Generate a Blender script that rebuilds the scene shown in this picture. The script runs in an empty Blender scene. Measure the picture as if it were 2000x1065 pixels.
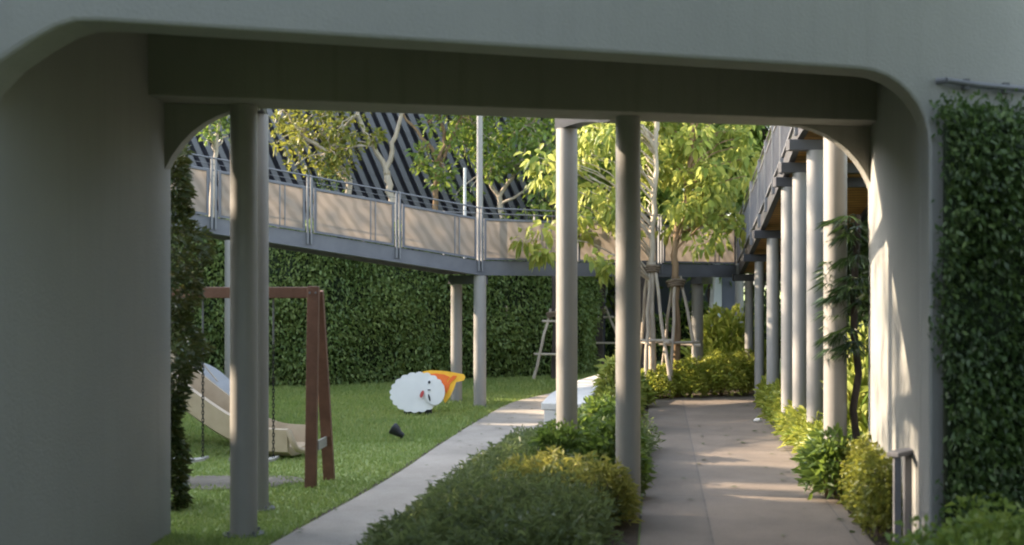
import bpy, math, random
import numpy as np
from mathutils import Vector, Matrix

random.seed(7)
rng = np.random.default_rng(11)
scn = bpy.context.scene
C = scn.collection
F = 2400.0          # focal length in pixels of the 2000 px wide frame
EYE = 2.1           # eye height, metres
V = Vector


# ------------------------------------------------------------------ materials
def s(r, g, b):
    f = lambda c: (c / 255 / 12.92) if c / 255 <= 0.04045 else ((c / 255 + 0.055) / 1.055) ** 2.4
    return (f(r), f(g), f(b), 1.0)


def newmat(name):
    m = bpy.data.materials.new(name)
    m.use_nodes = True
    nt = m.node_tree
    return m, nt, nt.nodes['Principled BSDF']


def N(nt, t, **kw):
    n = nt.nodes.new(t)
    for k, v in kw.items():
        setattr(n, k, v)
    return n


def ramp(nt, fac, stops):
    r = N(nt, 'ShaderNodeValToRGB')
    e = r.color_ramp.elements
    while len(e) < len(stops):
        e.new(0.5)
    for i, (p, c) in enumerate(stops):
        e[i].position = p
        e[i].color = c
    nt.links.new(fac, r.inputs[0])
    return r.outputs[0]


def surf_mat(name, c1, c2, rough=0.6, scale=3.0, bump=0.0, bscale=40.0, spec=0.4, metallic=0.0,
             streak=None, stretch=(1, 1, 1), detail=6):
    """two-tone weathered surface"""
    m, nt, b = newmat(name)
    tc = N(nt, 'ShaderNodeTexCoord')
    mp = N(nt, 'ShaderNodeMapping')
    mp.inputs['Scale'].default_value = stretch
    nt.links.new(tc.outputs['Object'], mp.inputs['Vector'])
    n1 = N(nt, 'ShaderNodeTexNoise')
    n1.inputs['Scale'].default_value = scale
    n1.inputs['Detail'].default_value = detail
    n1.inputs['Roughness'].default_value = 0.62
    nt.links.new(mp.outputs[0], n1.inputs['Vector'])
    col = ramp(nt, n1.outputs['Fac'], [(0.3, c1), (0.7, c2)])
    if streak:
        mp2 = N(nt, 'ShaderNodeMapping')
        mp2.inputs['Scale'].default_value = (6, 6, 0.35)
        nt.links.new(tc.outputs['Object'], mp2.inputs['Vector'])
        n2 = N(nt, 'ShaderNodeTexNoise')
        n2.inputs['Scale'].default_value = 1.6
        n2.inputs['Detail'].default_value = 4
        nt.links.new(mp2.outputs[0], n2.inputs['Vector'])
        f2 = ramp(nt, n2.outputs['Fac'], [(0.5, (0, 0, 0, 1)), (0.78, (1, 1, 1, 1))])
        mx = N(nt, 'ShaderNodeMix', data_type='RGBA')
        nt.links.new(f2, mx.inputs[0])
        nt.links.new(col, mx.inputs[6])
        mx.inputs[7].default_value = streak
        col = mx.outputs[2]
    nt.links.new(col, b.inputs['Base Color'])
    b.inputs['Roughness'].default_value = rough
    b.inputs['Specular IOR Level'].default_value = spec
    b.inputs['Metallic'].default_value = metallic
    if bump:
        n3 = N(nt, 'ShaderNodeTexNoise')
        n3.inputs['Scale'].default_value = bscale
        n3.inputs['Detail'].default_value = 5
        nt.links.new(mp.outputs[0], n3.inputs['Vector'])
        bp = N(nt, 'ShaderNodeBump')
        bp.inputs['Strength'].default_value = bump
        bp.inputs['Distance'].default_value = 0.02
        nt.links.new(n3.outputs['Fac'], bp.inputs['Height'])
        nt.links.new(bp.outputs[0], b.inputs['Normal'])
    return m


def leaf_mat(name, dark, mid, light, trans, tfac=0.35, rough=0.45, nscale=1.2):
    m, nt, b = newmat(name)
    geo = N(nt, 'ShaderNodeNewGeometry')
    tc = N(nt, 'ShaderNodeTexCoord')
    n1 = N(nt, 'ShaderNodeTexNoise')
    n1.inputs['Scale'].default_value = nscale
    n1.inputs['Detail'].default_value = 3
    nt.links.new(tc.outputs['Object'], n1.inputs['Vector'])
    ad = N(nt, 'ShaderNodeMath', operation='MULTIPLY_ADD')
    nt.links.new(n1.outputs['Fac'], ad.inputs[0])
    ad.inputs[1].default_value = 1.1
    sb = N(nt, 'ShaderNodeMath', operation='MULTIPLY_ADD')
    nt.links.new(geo.outputs['Random Per Island'], sb.inputs[0])
    sb.inputs[1].default_value = 0.8
    sb.inputs[2].default_value = -0.45
    nt.links.new(sb.outputs[0], ad.inputs[2])
    col = ramp(nt, ad.outputs[0], [(0.1, dark), (0.5, mid), (0.9, light)])
    nt.links.new(col, b.inputs['Base Color'])
    b.inputs['Roughness'].default_value = rough
    b.inputs['Specular IOR Level'].default_value = 0.35
    tr = N(nt, 'ShaderNodeBsdfTranslucent')
    mxc = N(nt, 'ShaderNodeMix', data_type='RGBA')
    mxc.inputs[0].default_value = 0.6
    nt.links.new(col, mxc.inputs[6])
    mxc.inputs[7].default_value = trans
    nt.links.new(mxc.outputs[2], tr.inputs['Color'])
    mx = N(nt, 'ShaderNodeMixShader')
    mx.inputs[0].default_value = tfac
    nt.links.new(b.outputs[0], mx.inputs[1])
    nt.links.new(tr.outputs[0], mx.inputs[2])
    nt.links.new(mx.outputs[0], nt.nodes['Material Output'].inputs['Surface'])
    return m


M = {}
M['concrete'] = surf_mat('painted_concrete', (.235, .24, .23, 1), (.265, .268, .256, 1), .75, 1.1, .25, 60,
                         streak=(.236, .239, .229, 1))
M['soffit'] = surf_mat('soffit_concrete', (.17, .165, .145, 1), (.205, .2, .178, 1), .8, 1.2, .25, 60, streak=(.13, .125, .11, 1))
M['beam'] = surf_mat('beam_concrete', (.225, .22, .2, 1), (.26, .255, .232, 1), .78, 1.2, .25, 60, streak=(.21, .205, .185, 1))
M['column'] = surf_mat('column_paint', (.228, .224, .216, 1), (.258, .253, .244, 1), .5, 2.2, .05, 30, streak=(.22, .217, .21, 1))
M['steel'] = surf_mat('grey_steel', (.10, .105, .12, 1), (.135, .14, .155, 1), .5, 3, .05, 30)
M['rail'] = surf_mat('rail_steel', (.14, .147, .16, 1), (.185, .192, .205, 1), .45, 5)
M['darksteel'] = surf_mat('dark_steel', (.05, .052, .06, 1), (.075, .075, .085, 1), .5, 3)
M['woodred'] = surf_mat('stained_timber', (.10, .047, .03, 1), (.165, .082, .053, 1), .55, 5, .2, 30, stretch=(1, 1, 1))
M['soil'] = surf_mat('soil', (.035, .026, .018, 1), (.07, .053, .036, 1), .95, 6, .8, 40)
M['dirt'] = surf_mat('dirt', (.13, .115, .095, 1), (.20, .18, .15, 1), .95, 5, .5, 50)
M['tan'] = surf_mat('tan_plastic', (.36, .29, .20, 1), (.44, .36, .26, 1), .38, 4)
M['slidegrey'] = surf_mat('grey_plastic', (.22, .23, .24, 1), (.29, .30, .31, 1), .4, 4)
M['navy'] = surf_mat('navy_tube', (.012, .018, .05, 1), (.02, .03, .075, 1), .4, 4)
M['chain'] = surf_mat('black_chain', (.014, .014, .015, 1), (.03, .03, .03, 1), .45, 20, metallic=.5)
M['sleeve'] = surf_mat('grey_sleeve', (.09, .095, .1, 1), (.13, .135, .14, 1), .5, 20)
M['seat'] = surf_mat('swing_seat', (.26, .26, .24, 1), (.34, .34, .31, 1), .6, 12)
M['white'] = surf_mat('white_board', (.66, .66, .64, 1), (.72, .72, .70, 1), .5, 4)
M['orange'] = surf_mat('orange_board', (.72, .13, .015, 1), (.80, .18, .025, 1), .5, 5)
M['yellow'] = surf_mat('yellow_board', (.78, .40, .02, 1), (.85, .48, .04, 1), .5, 5)
M['red'] = surf_mat('red_mark', (.42, .05, .05, 1), (.48, .07, .06, 1), .5, 5)
M['black'] = surf_mat('black_metal', (.010, .012, .016, 1), (.02, .022, .028, 1), .4, 8)
M['bench'] = surf_mat('bench_concrete', (.50, .49, .47, 1), (.62, .61, .58, 1), .7, 4, .15, 60)
M['bark'] = surf_mat('pale_bark', (.30, .255, .20, 1), (.50, .44, .36, 1), .85, 7, .6, 30, stretch=(1, 1, .3))
M['barkdark'] = surf_mat('dark_bark', (.03, .024, .022, 1), (.075, .06, .055, 1), .9, 7, .6, 30, stretch=(1, 1, .3))
M['barkbrown'] = surf_mat('brown_bark', (.16, .105, .06, 1), (.28, .19, .11, 1), .85, 7, .6, 30, stretch=(1, 1, .3))
M['stake'] = surf_mat('weathered_stake', (.30, .255, .21, 1), (.48, .43, .36, 1), .85, 9, .4, 30, stretch=(1, 1, .3))
M['tie'] = surf_mat('tie_cloth', (.12, .09, .065, 1), (.2, .16, .12, 1), .9, 14)
M['slat'] = surf_mat('facade_slat', (.105, .11, .125, 1), (.145, .15, .168, 1), .5, .8)
M['wallback'] = surf_mat('facade_back', (.038, .04, .056, 1), (.055, .057, .076, 1), .8, .8)
M['bluewall'] = surf_mat('blue_grey_wall', (.09, .10, .14, 1), (.12, .13, .17, 1), .7, .8)
M['palewall'] = surf_mat('pale_wall', (.42, .45, .46, 1), (.50, .53, .54, 1), .7, .8)
M['stone'] = surf_mat('pale_stone', (.55, .53, .5, 1), (.7, .68, .64, 1), .7, 20)


def plank_mat():
    m, nt, b = newmat('soffit_planks')
    tc = N(nt, 'ShaderNodeTexCoord')
    w = N(nt, 'ShaderNodeTexWave', wave_type='BANDS', bands_direction='Y')
    w.inputs['Scale'].default_value = 2.2
    nt.links.new(tc.outputs['Object'], w.inputs['Vector'])
    n = N(nt, 'ShaderNodeTexNoise')
    n.inputs['Scale'].default_value = 3
    nt.links.new(tc.outputs['Object'], n.inputs['Vector'])
    c = ramp(nt, n.outputs['Fac'], [(.3, (.40, .20, .06, 1)), (.7, (.58, .32, .11, 1))])
    g = ramp(nt, w.outputs['Fac'], [(.0, (.25, .25, .25, 1)), (.12, (1, 1, 1, 1))])
    mx = N(nt, 'ShaderNodeMix', data_type='RGBA', blend_type='MULTIPLY')
    mx.inputs[0].default_value = 1
    nt.links.new(c, mx.inputs[6])
    nt.links.new(g, mx.inputs[7])
    nt.links.new(mx.outputs[2], b.inputs['Base Color'])
    b.inputs['Roughness'].default_value = .6
    return m


M['planks'] = plank_mat()


def screen_mat():
    """woven tan railing mesh: fine diagonal weave, lets light through"""
    m, nt, b = newmat('woven_mesh')
    tc = N(nt, 'ShaderNodeTexCoord')
    w = N(nt, 'ShaderNodeTexWave', wave_type='BANDS', bands_direction='DIAGONAL')
    w.inputs['Scale'].default_value = 2.4
    w.inputs['Distortion'].default_value = 3.5
    w.inputs['Detail'].default_value = 1.0
    w.inputs['Detail Scale'].default_value = 1.3
    nt.links.new(tc.outputs['Object'], w.inputs['Vector'])
    col = ramp(nt, w.outputs['Fac'], [(.1, (.33, .292, .25, 1)), (.75, (.395, .352, .305, 1))])
    nt.links.new(col, b.inputs['Base Color'])
    b.inputs['Roughness'].default_value = .7
    tr = N(nt, 'ShaderNodeBsdfTranslucent')
    nt.links.new(col, tr.inputs['Color'])
    mx = N(nt, 'ShaderNodeMixShader')
    mx.inputs[0].default_value = .58
    nt.links.new(b.outputs[0], mx.inputs[1])
    nt.links.new(tr.outputs[0], mx.inputs[2])
    tp = N(nt, 'ShaderNodeBsdfTransparent')
    m2 = N(nt, 'ShaderNodeMixShader')
    m2.inputs[0].default_value = .12
    nt.links.new(mx.outputs[0], m2.inputs[1])
    nt.links.new(tp.outputs[0], m2.inputs[2])
    nt.links.new(m2.outputs[0], nt.nodes['Material Output'].inputs['Surface'])
    return m


M['mesh'] = screen_mat()


def path_mat(name, c1, c2, ang, joints=True):
    """concrete paving with joints across and stains; coordinates are world metres"""
    m, nt, b = newmat(name)
    tc = N(nt, 'ShaderNodeTexCoord')
    mp = N(nt, 'ShaderNodeMapping')
    mp.inputs['Rotation'].default_value = (0, 0, ang)
    nt.links.new(tc.outputs['Object'], mp.inputs['Vector'])
    n1 = N(nt, 'ShaderNodeTexNoise')
    n1.inputs['Scale'].default_value = 1.3
    n1.inputs['Detail'].default_value = 8
    n1.inputs['Roughness'].default_value = .65
    nt.links.new(mp.outputs[0], n1.inputs['Vector'])
    col = ramp(nt, n1.outputs['Fac'], [(.3, c1), (.7, c2)])
    n2 = N(nt, 'ShaderNodeTexNoise')
    n2.inputs['Scale'].default_value = 90
    n2.inputs['Detail'].default_value = 3
    nt.links.new(mp.outputs[0], n2.inputs['Vector'])
    sp = ramp(nt, n2.outputs['Fac'], [(.3, (.8, .8, .8, 1)), (.7, (1.1, 1.1, 1.1, 1))])
    mx = N(nt, 'ShaderNodeMix', data_type='RGBA', blend_type='MULTIPLY')
    mx.inputs[0].default_value = 1
    nt.links.new(col, mx.inputs[6])
    nt.links.new(sp, mx.inputs[7])
    out = mx.outputs[2]
    if joints:
        sx = N(nt, 'ShaderNodeSeparateXYZ')
        nt.links.new(mp.outputs[0], sx.inputs[0])
        md = N(nt, 'ShaderNodeMath', operation='FRACT')
        dv = N(nt, 'ShaderNodeMath', operation='DIVIDE')
        nt.links.new(sx.outputs['Y'], dv.inputs[0])
        dv.inputs[1].default_value = 2.4
        nt.links.new(dv.outputs[0], md.inputs[0])
        jr = ramp(nt, md.outputs[0], [(0, (.55, .53, .5, 1)), (.004, (.55, .53, .5, 1)), (.007, (1, 1, 1, 1))])
        m2 = N(nt, 'ShaderNodeMix', data_type='RGBA', blend_type='MULTIPLY')
        m2.inputs[0].default_value = 1
        nt.links.new(out, m2.inputs[6])
        nt.links.new(jr, m2.inputs[7])
        out = m2.outputs[2]
    nt.links.new(out, b.inputs['Base Color'])
    b.inputs['Roughness'].default_value = .8
    bp = N(nt, 'ShaderNodeBump')
    bp.inputs['Strength'].default_value = .25
    bp.inputs['Distance'].default_value = .01
    nt.links.new(n2.outputs['Fac'], bp.inputs['Height'])
    nt.links.new(bp.outputs[0], b.inputs['Normal'])
    return m


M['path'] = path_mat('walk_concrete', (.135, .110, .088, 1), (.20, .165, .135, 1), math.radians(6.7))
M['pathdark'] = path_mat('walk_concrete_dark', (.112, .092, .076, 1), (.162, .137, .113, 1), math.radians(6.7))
M['path2'] = path_mat('path_concrete', (.245, .222, .192, 1), (.365, .332, .29, 1), 0, False)
M['joint'] = surf_mat('paving_joint', (.10, .09, .08, 1), (.15, .135, .12, 1), .9, 8)
M['lawn'] = surf_mat('lawn_ground', (.17, .225, .075, 1), (.235, .28, .10, 1), .95, 2.2, .6, 60)

M['grass'] = leaf_mat('grass_blade', (.165, .24, .075, 1), (.23, .305, .10, 1), (.33, .36, .13, 1), (.3, .42, .09, 1), .4, .5, .7)
M['hedge'] = leaf_mat('hedge_leaf', (.09, .15, .045, 1), (.15, .215, .066, 1), (.22, .28, .085, 1), (.2, .28, .05, 1), .32, .42, .6)
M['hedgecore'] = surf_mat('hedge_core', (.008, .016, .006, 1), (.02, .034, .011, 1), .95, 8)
M['ivy'] = leaf_mat('ivy_leaf', (.036, .066, .024, 1), (.06, .104, .034, 1), (.105, .16, .046, 1), (.07, .14, .02, 1), .25, .42, 1.0)
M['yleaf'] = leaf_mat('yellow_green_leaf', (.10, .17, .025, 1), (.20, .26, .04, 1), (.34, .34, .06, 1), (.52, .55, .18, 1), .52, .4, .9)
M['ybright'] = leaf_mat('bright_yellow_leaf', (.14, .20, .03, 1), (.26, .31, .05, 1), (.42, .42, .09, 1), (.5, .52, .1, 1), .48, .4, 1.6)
M['gleaf'] = leaf_mat('green_leaf', (.055, .10, .026, 1), (.10, .165, .042, 1), (.18, .24, .06, 1), (.24, .34, .05, 1), .4, .42, .8)
M['oleaf'] = leaf_mat('olive_leaf', (.07, .10, .022, 1), (.14, .17, .034, 1), (.23, .235, .05, 1), (.34, .34, .05, 1), .42, .42, .8)
M['dleaf'] = leaf_mat('deep_leaf', (.03, .058, .02, 1), (.055, .095, .032, 1), (.09, .14, .045, 1), (.1, .16, .03, 1), .3, .42, .6)
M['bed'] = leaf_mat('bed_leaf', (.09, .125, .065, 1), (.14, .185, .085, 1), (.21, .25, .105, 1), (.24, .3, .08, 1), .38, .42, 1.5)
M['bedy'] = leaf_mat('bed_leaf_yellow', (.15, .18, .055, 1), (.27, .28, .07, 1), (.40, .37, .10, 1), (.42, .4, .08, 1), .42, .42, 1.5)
M['bleaf'] = leaf_mat('bright_leaf', (.08, .14, .03, 1), (.14, .215, .05, 1), (.23, .29, .07, 1), (.32, .42, .07, 1), .45, .42, .8)
M['rust'] = leaf_mat('rusty_leaf', (.024, .05, .016, 1), (.042, .08, .024, 1), (.085, .10, .032, 1), (.16, .13, .03, 1), .3, .45, 1.4)
M['palm'] = leaf_mat('palm_leaf', (.014, .032, .014, 1), (.026, .055, .02, 1), (.045, .08, .028, 1), (.06, .11, .02, 1), .25, .35, 1)


# ------------------------------------------------------------------ objects
def tag(o, label=None, cat=None, group=None, kind=None):
    if label: o['label'] = label
    if cat: o['category'] = cat
    if group: o['group'] = group
    if kind: o['kind'] = kind
    return o


def thing(name, loc, label, cat, group=None):
    o = bpy.data.objects.new(name, None)
    o.empty_display_size = .2
    C.objects.link(o)
    o.location = loc
    return tag(o, label, cat, group)


class MB:
    def __init__(self):
        self.v, self.f, self.m = [], [], []

    def add(self, vs, fs, mi=0):
        o = len(self.v)
        self.v += [tuple(p) for p in vs]
        self.f += [tuple(i + o for i in f) for f in fs]
        self.m += [mi] * len(fs)
        return self

    def box(self, c, size, rot=None, mi=0):
        hx, hy, hz = [q / 2 for q in size]
        vs = [V((x, y, z)) for x in (-hx, hx) for y in (-hy, hy) for z in (-hz, hz)]
        if rot is not None:
            vs = [rot @ p for p in vs]
        vs = [p + V(c) for p in vs]
        return self.add(vs, [(0, 1, 3, 2), (4, 6, 7, 5), (0, 4, 5, 1), (2, 3, 7, 6), (0, 2, 6, 4), (1, 5, 7, 3)], mi)

    def bar(self, a, b, w, h, up=(0, 0, 1), mi=0):
        """rectangular bar from a to b, w sideways, h along up"""
        a, b = V(a), V(b)
        d = (b - a)
        L = d.length
        d.normalize()
        sd = d.cross(V(up))
        if sd.length < 1e-4:
            sd = d.cross(V((0, 1, 0)))
        sd.normalize()
        u = sd.cross(d)
        r = Matrix((sd, d, u)).transposed()
        return self.box((a + b) / 2, (w, L, h), r, mi)

    def tube(self, pts, radii, n=10, mi=0, cap=True):
        pts = [V(p) for p in pts]
        if not hasattr(radii, '__len__'):
            radii = [radii] * len(pts)
        o = len(self.v)
        prev = None
        for i, p in enumerate(pts):
            d = (pts[min(i + 1, len(pts) - 1)] - pts[max(i - 1, 0)]).normalized()
            if prev is None:
                a = d.cross(V((0, 0, 1)))
                if a.length < .05:
                    a = d.cross(V((1, 0, 0)))
            else:
                a = prev - d * prev.dot(d)
            a.normalize()
            prev = a
            b = d.cross(a)
            for k in range(n):
                t = 2 * math.pi * k / n
                self.v.append(tuple(p + (a * math.cos(t) + b * math.sin(t)) * radii[i]))
        for i in range(len(pts) - 1):
            for k in range(n):
                k2 = (k + 1) % n
                self.f.append((o + i * n + k, o + i * n + k2, o + (i + 1) * n + k2, o + (i + 1) * n + k))
                self.m.append(mi)
        if cap:
            self.f.append(tuple(o + k for k in reversed(range(n))))
            self.f.append(tuple(o + (len(pts) - 1) * n + k for k in range(n)))
            self.m += [mi, mi]
        return self

    def prism(self, poly_a, poly_b, mi=0):
        n = len(poly_a)
        o = len(self.v)
        self.v += [tuple(p) for p in poly_a] + [tuple(p) for p in poly_b]
        self.f.append(tuple(o + i for i in range(n)))
        self.f.append(tuple(o + n + i for i in reversed(range(n))))
        for i in range(n):
            j = (i + 1) % n
            self.f.append((o + j, o + i, o + n + i, o + n + j))
        self.m += [mi] * (n + 2)
        return self

    def build(self, name, mats, parent=None, bevel=0, smooth=False, at=None):
        if not isinstance(mats, (list, tuple)):
            mats = [mats]
        me = bpy.data.meshes.new(name)
        off = V(at) if at is not None else (parent_world(parent) if parent else V((0, 0, 0)))
        me.from_pydata([(p[0] - off.x, p[1] - off.y, p[2] - off.z) for p in self.v], [], self.f)
        for m in mats:
            me.materials.append(m)
        me.polygons.foreach_set('material_index', self.m)
        import bmesh
        bm = bmesh.new()
        bm.from_mesh(me)
        bmesh.ops.recalc_face_normals(bm, faces=bm.faces)
        bm.to_mesh(me)
        bm.free()
        o = bpy.data.objects.new(name, me)
        C.objects.link(o)
        if parent:
            o.parent = parent
        elif at is not None:
            o.location = at
        if smooth:
            me.polygons.foreach_set('use_smooth', [True] * len(me.polygons))
            me.set_sharp_from_angle(angle=math.radians(40))
        if bevel:
            bv = o.modifiers.new('edge', 'BEVEL')
            bv.width = bevel
            bv.segments = 2
            bv.limit_method = 'ANGLE'
            bv.angle_limit = math.radians(45)
        return o


def parent_world(p):
    w = V((0, 0, 0))
    while p is not None:
        w = w + V(p.location)
        p = p.parent
    return w


def mesh_np(name, verts, faces_flat, face_len, mats, mat_idx=None, parent=None, at=None):
    """fast mesh from numpy arrays, faces all of the lengths in face_len"""
    me = bpy.data.meshes.new(name)
    off = V(at) if at is not None else (parent_world(parent) if parent else V((0, 0, 0)))
    verts = np.asarray(verts, dtype=np.float32) - np.array(off, dtype=np.float32)
    me.vertices.add(len(verts))
    me.vertices.foreach_set('co', verts.ravel())
    me.loops.add(len(faces_flat))
    me.loops.foreach_set('vertex_index', np.asarray(faces_flat, dtype=np.int32))
    fl = np.asarray(face_len, dtype=np.int32)
    me.polygons.add(len(fl))
    st = np.concatenate([[0], np.cumsum(fl)[:-1]]).astype(np.int32)
    me.polygons.foreach_set('loop_start', st)
    for m in (mats if isinstance(mats, (list, tuple)) else [mats]):
        me.materials.append(m)
    if mat_idx is not None:
        me.polygons.foreach_set('material_index', np.asarray(mat_idx, dtype=np.int32))
    me.update(calc_edges=True)
    me.validate()
    o = bpy.data.objects.new(name, me)
    C.objects.link(o)
    if parent:
        o.parent = parent
    elif at is not None:
        o.location = at
    return o


def unit(a):
    return a / np.maximum(np.linalg.norm(a, axis=1, keepdims=True), 1e-6)


def leaf_arrays(pos, d, L, ratio=.42, fold=.25, droop=.15, big=False, nrm=None):
    """leaf blades at pos along d; returns verts, flat faces, face lengths"""
    pos = np.asarray(pos, float)
    n = len(pos)
    d = unit(np.asarray(d, float))
    L = np.broadcast_to(np.asarray(L, float), (n,))[:, None]
    r = rng.normal(size=(n, 3)) if nrm is None else nrm + rng.normal(size=(n, 3)) * .35
    sd = unit(np.cross(d, r))
    nn = np.cross(sd, d)
    W = L * ratio * .5
    down = np.array([0, 0, -1.0])
    tip = pos + d * L + down * L * droop
    if not big:
        ml = pos + d * L * .45 + sd * W + nn * W * fold
        mr = pos + d * L * .45 - sd * W + nn * W * fold
        v = np.stack([pos, mr, tip, ml], 1).reshape(-1, 3)
        b = np.arange(n)[:, None] * 4
        f = (b + np.array([[0, 1, 2, 0, 2, 3]])).ravel()
        return v, f, np.full(n * 2, 3)
    m1 = pos + d * L * .32 - nn * W * fold * .6
    m2 = pos + d * L * .7 - nn * W * fold * .6 + down * L * droop * .45
    r1, l1 = m1 - sd * W * .92 + nn * W * fold, m1 + sd * W * .92 + nn * W * fold
    r2, l2 = m2 - sd * W * .8 + nn * W * fold, m2 + sd * W * .8 + nn * W * fold
    v = np.stack([pos, r1, l1, m1, m2, r2, l2, tip], 1).reshape(-1, 3)
    b = np.arange(n)[:, None] * 8
    f = (b + np.array([[0, 1, 3, 0, 3, 2, 3, 1, 5, 4, 3, 4, 6, 2, 4, 5, 7, 4, 7, 6]])).ravel()
    return v, f, np.tile([3, 3, 4, 4, 3, 3], n)


def leaves(name, mat, pos, d, L, parent=None, at=None, **kw):
    v, f, l = leaf_arrays(pos, d, L, **kw)
    return mesh_np(name, v, f, l, mat, None, parent, at)


def merge(parts):
    """parts: list of (v,f,l,matidx)"""
    vo, vs, fs, ls, ms = 0, [], [], [], []
    for v, f, l, mi in parts:
        vs.append(v); fs.append(np.asarray(f) + vo); ls.append(l); ms.append(np.full(len(l), mi))
        vo += len(v)
    return np.concatenate(vs), np.concatenate(fs), np.concatenate(ls), np.concatenate(ms)


def mb_arrays(mb):
    return (np.array(mb.v, float), np.array([i for f in mb.f for i in f]), np.array([len(f) for f in mb.f]))


def G(x, y):
    """ground point seen at a pixel"""
    Z = F * EYE / (y - 550.0)
    return V(((x - 1000) / F * Z, Z, 0))


def P(x, y, Z):
    return V(((x - 1000) / F * Z, Z, EYE - (y - 550) / F * Z))


# ------------------------------------------------------------------ ground, paths, lawn
def sheet(name, pts, z, mat, kind='structure'):
    mb = MB()
    mb.add([(p[0], p[1], z) for p in pts], [tuple(range(len(pts)))])
    return tag(mb.build(name, mat), kind=kind)


sheet('ground', [(-400, -400), (400, -400), (400, 400), (-400, 400)], 0, M['lawn'])

LP_L = [(-2.6, 5), (-2.25, 7.8), (-1.88, 9.79), (-1.48, 11.86), (-1.2, 13.5), (-.955, 15.3), (-.55, 18), (0, 21), (.82, 23.1), (1.95, 26.6), (4, 31)]
LP_R = [(-1.5, 5), (-1.15, 7.8), (-.82, 9.79), (-.36, 11.86), (.0, 13.5), (.26, 15.3), (.50, 17.2), (.95, 20.6), (1.6, 22.4), (2.6, 25.4), (4.9, 30)]


def strip(name, la, lb, z, mat, thick=.0, kind='structure'):
    mb = MB()
    n = len(la)
    vs = [(p[0], p[1], z) for p in la] + [(p[0], p[1], z) for p in lb]
    mb.add(vs, [(i, i + 1, n + i + 1, n + i) for i in range(n - 1)])
    if thick:
        for ln in (la, lb):
            o = [(p[0], p[1], z) for p in ln] + [(p[0], p[1], z - thick) for p in ln]
            mb.add(o, [(i, i + 1, n + i + 1, n + i) for i in range(n - 1)])
    return tag(mb.build(name, mat), kind=kind)


def smooth_line(pts, k=5):
    pts = [V((p[0], p[1], 0)) for p in pts]
    out = []
    for i in range(len(pts) - 1):
        p0, p1, p2, p3 = pts[max(i - 1, 0)], pts[i], pts[i + 1], pts[min(i + 2, len(pts) - 1)]
        for j in range(k):
            t = j / k
            out.append(.5 * ((2 * p1) + (p2 - p0) * t + (2 * p0 - 5 * p1 + 4 * p2 - p3) * t * t + (3 * p1 - p0 - 3 * p2 + p3) * t ** 3))
    out.append(pts[-1])
    return [(p.x, p.y) for p in out]


strip('garden_path', smooth_line(LP_L), smooth_line(LP_R), .03, M['path2'], .05)
# dark soil line along the lawn edge of the path
la = smooth_line(LP_L)
strip('soil_edge', [(x - .07 - .03 * random.random(), y) for x, y in la], [(x + .01, y) for x, y in la], .008, M['soil'])


def rx(Z, off=0):    # x of the walkway's left edge at distance Z
    return 1.02 + .118 * (Z - 9.79) + off


RZ = [4, 8, 12, 16, 19, 21.45]
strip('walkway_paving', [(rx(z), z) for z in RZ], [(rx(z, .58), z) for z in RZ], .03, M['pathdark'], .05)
strip('walkway_paving', [(rx(z, .58), z) for z in RZ], [(rx(z, 1.85), z) for z in RZ], .03, M['path'], .05)
mbw = MB()
mbw.add([(rx(21.45), 21.452, .03), (rx(21.45, 1.85), 21.452, .03), (5.6, 21.6, .03), (9.5, 24.6, .03), (9.5, 27.5, .03), (5.9, 24.5, .03), (4.55, 23.35, .03)], [(0, 1, 2, 3, 4, 5, 6)])
tag(mbw.build('walkway_paving', M['path']), kind='structure')
mbj = MB()
for za, zb in zip(RZ[:-1], RZ[1:]):
    mbj.add([(rx(za, .572), za, .034), (rx(za, .588), za, .034), (rx(zb, .588), zb, .034), (rx(zb, .572), zb, .034)], [(0, 1, 2, 3)])
    mbj.add([(rx(za, 1.72), za, .034), (rx(za, 1.73), za, .034), (rx(zb, 1.73), zb, .034), (rx(zb, 1.72), zb, .034)], [(0, 1, 2, 3)])
tag(mbj.build('paving_joint', M['joint']), kind='structure')

# planting bed soil
BL = [(-.82, 9.0), (-.82, 9.79), (-.45, 11.86), (-.17, 13.5), (.08, 15.3), (.45, 18), (.95, 20.6), (1.6, 22.4), (2.2, 24)]
sheet('bed_soil', [(x + .02, y) for x, y in BL] + [(4.5, 23.9), (4.5, 23.3), (rx(21.45), 21.5), (rx(16, -.02), 16), (rx(9, -.02), 9)], .012, M['soil'])
sheet('bed_soil', [(rx(z, 1.87), z) for z in (6, 9, 12, 16, 21)] + [(7, 21.3), (6, 12), (4.5, 6)], .012, M['soil'])
# bare earth worn under the swings
pts = []
for k in range(40):
    a = 2 * math.pi * k / 40
    r = 1 + .12 * math.sin(3 * a) + .07 * math.sin(7 * a + 1)
    pts.append((-2.98 + .82 * r * math.cos(a), 12.85 + .42 * r * math.sin(a)))
sheet('worn_earth', pts, .010, M['dirt'])


def in_strip(x, y, L, R):
    L, R = np.array(L), np.array(R)
    return (x > np.interp(y, L[:, 1], L[:, 0]) - .03) & (x < np.interp(y, R[:, 1], R[:, 0]) + .02)


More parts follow.
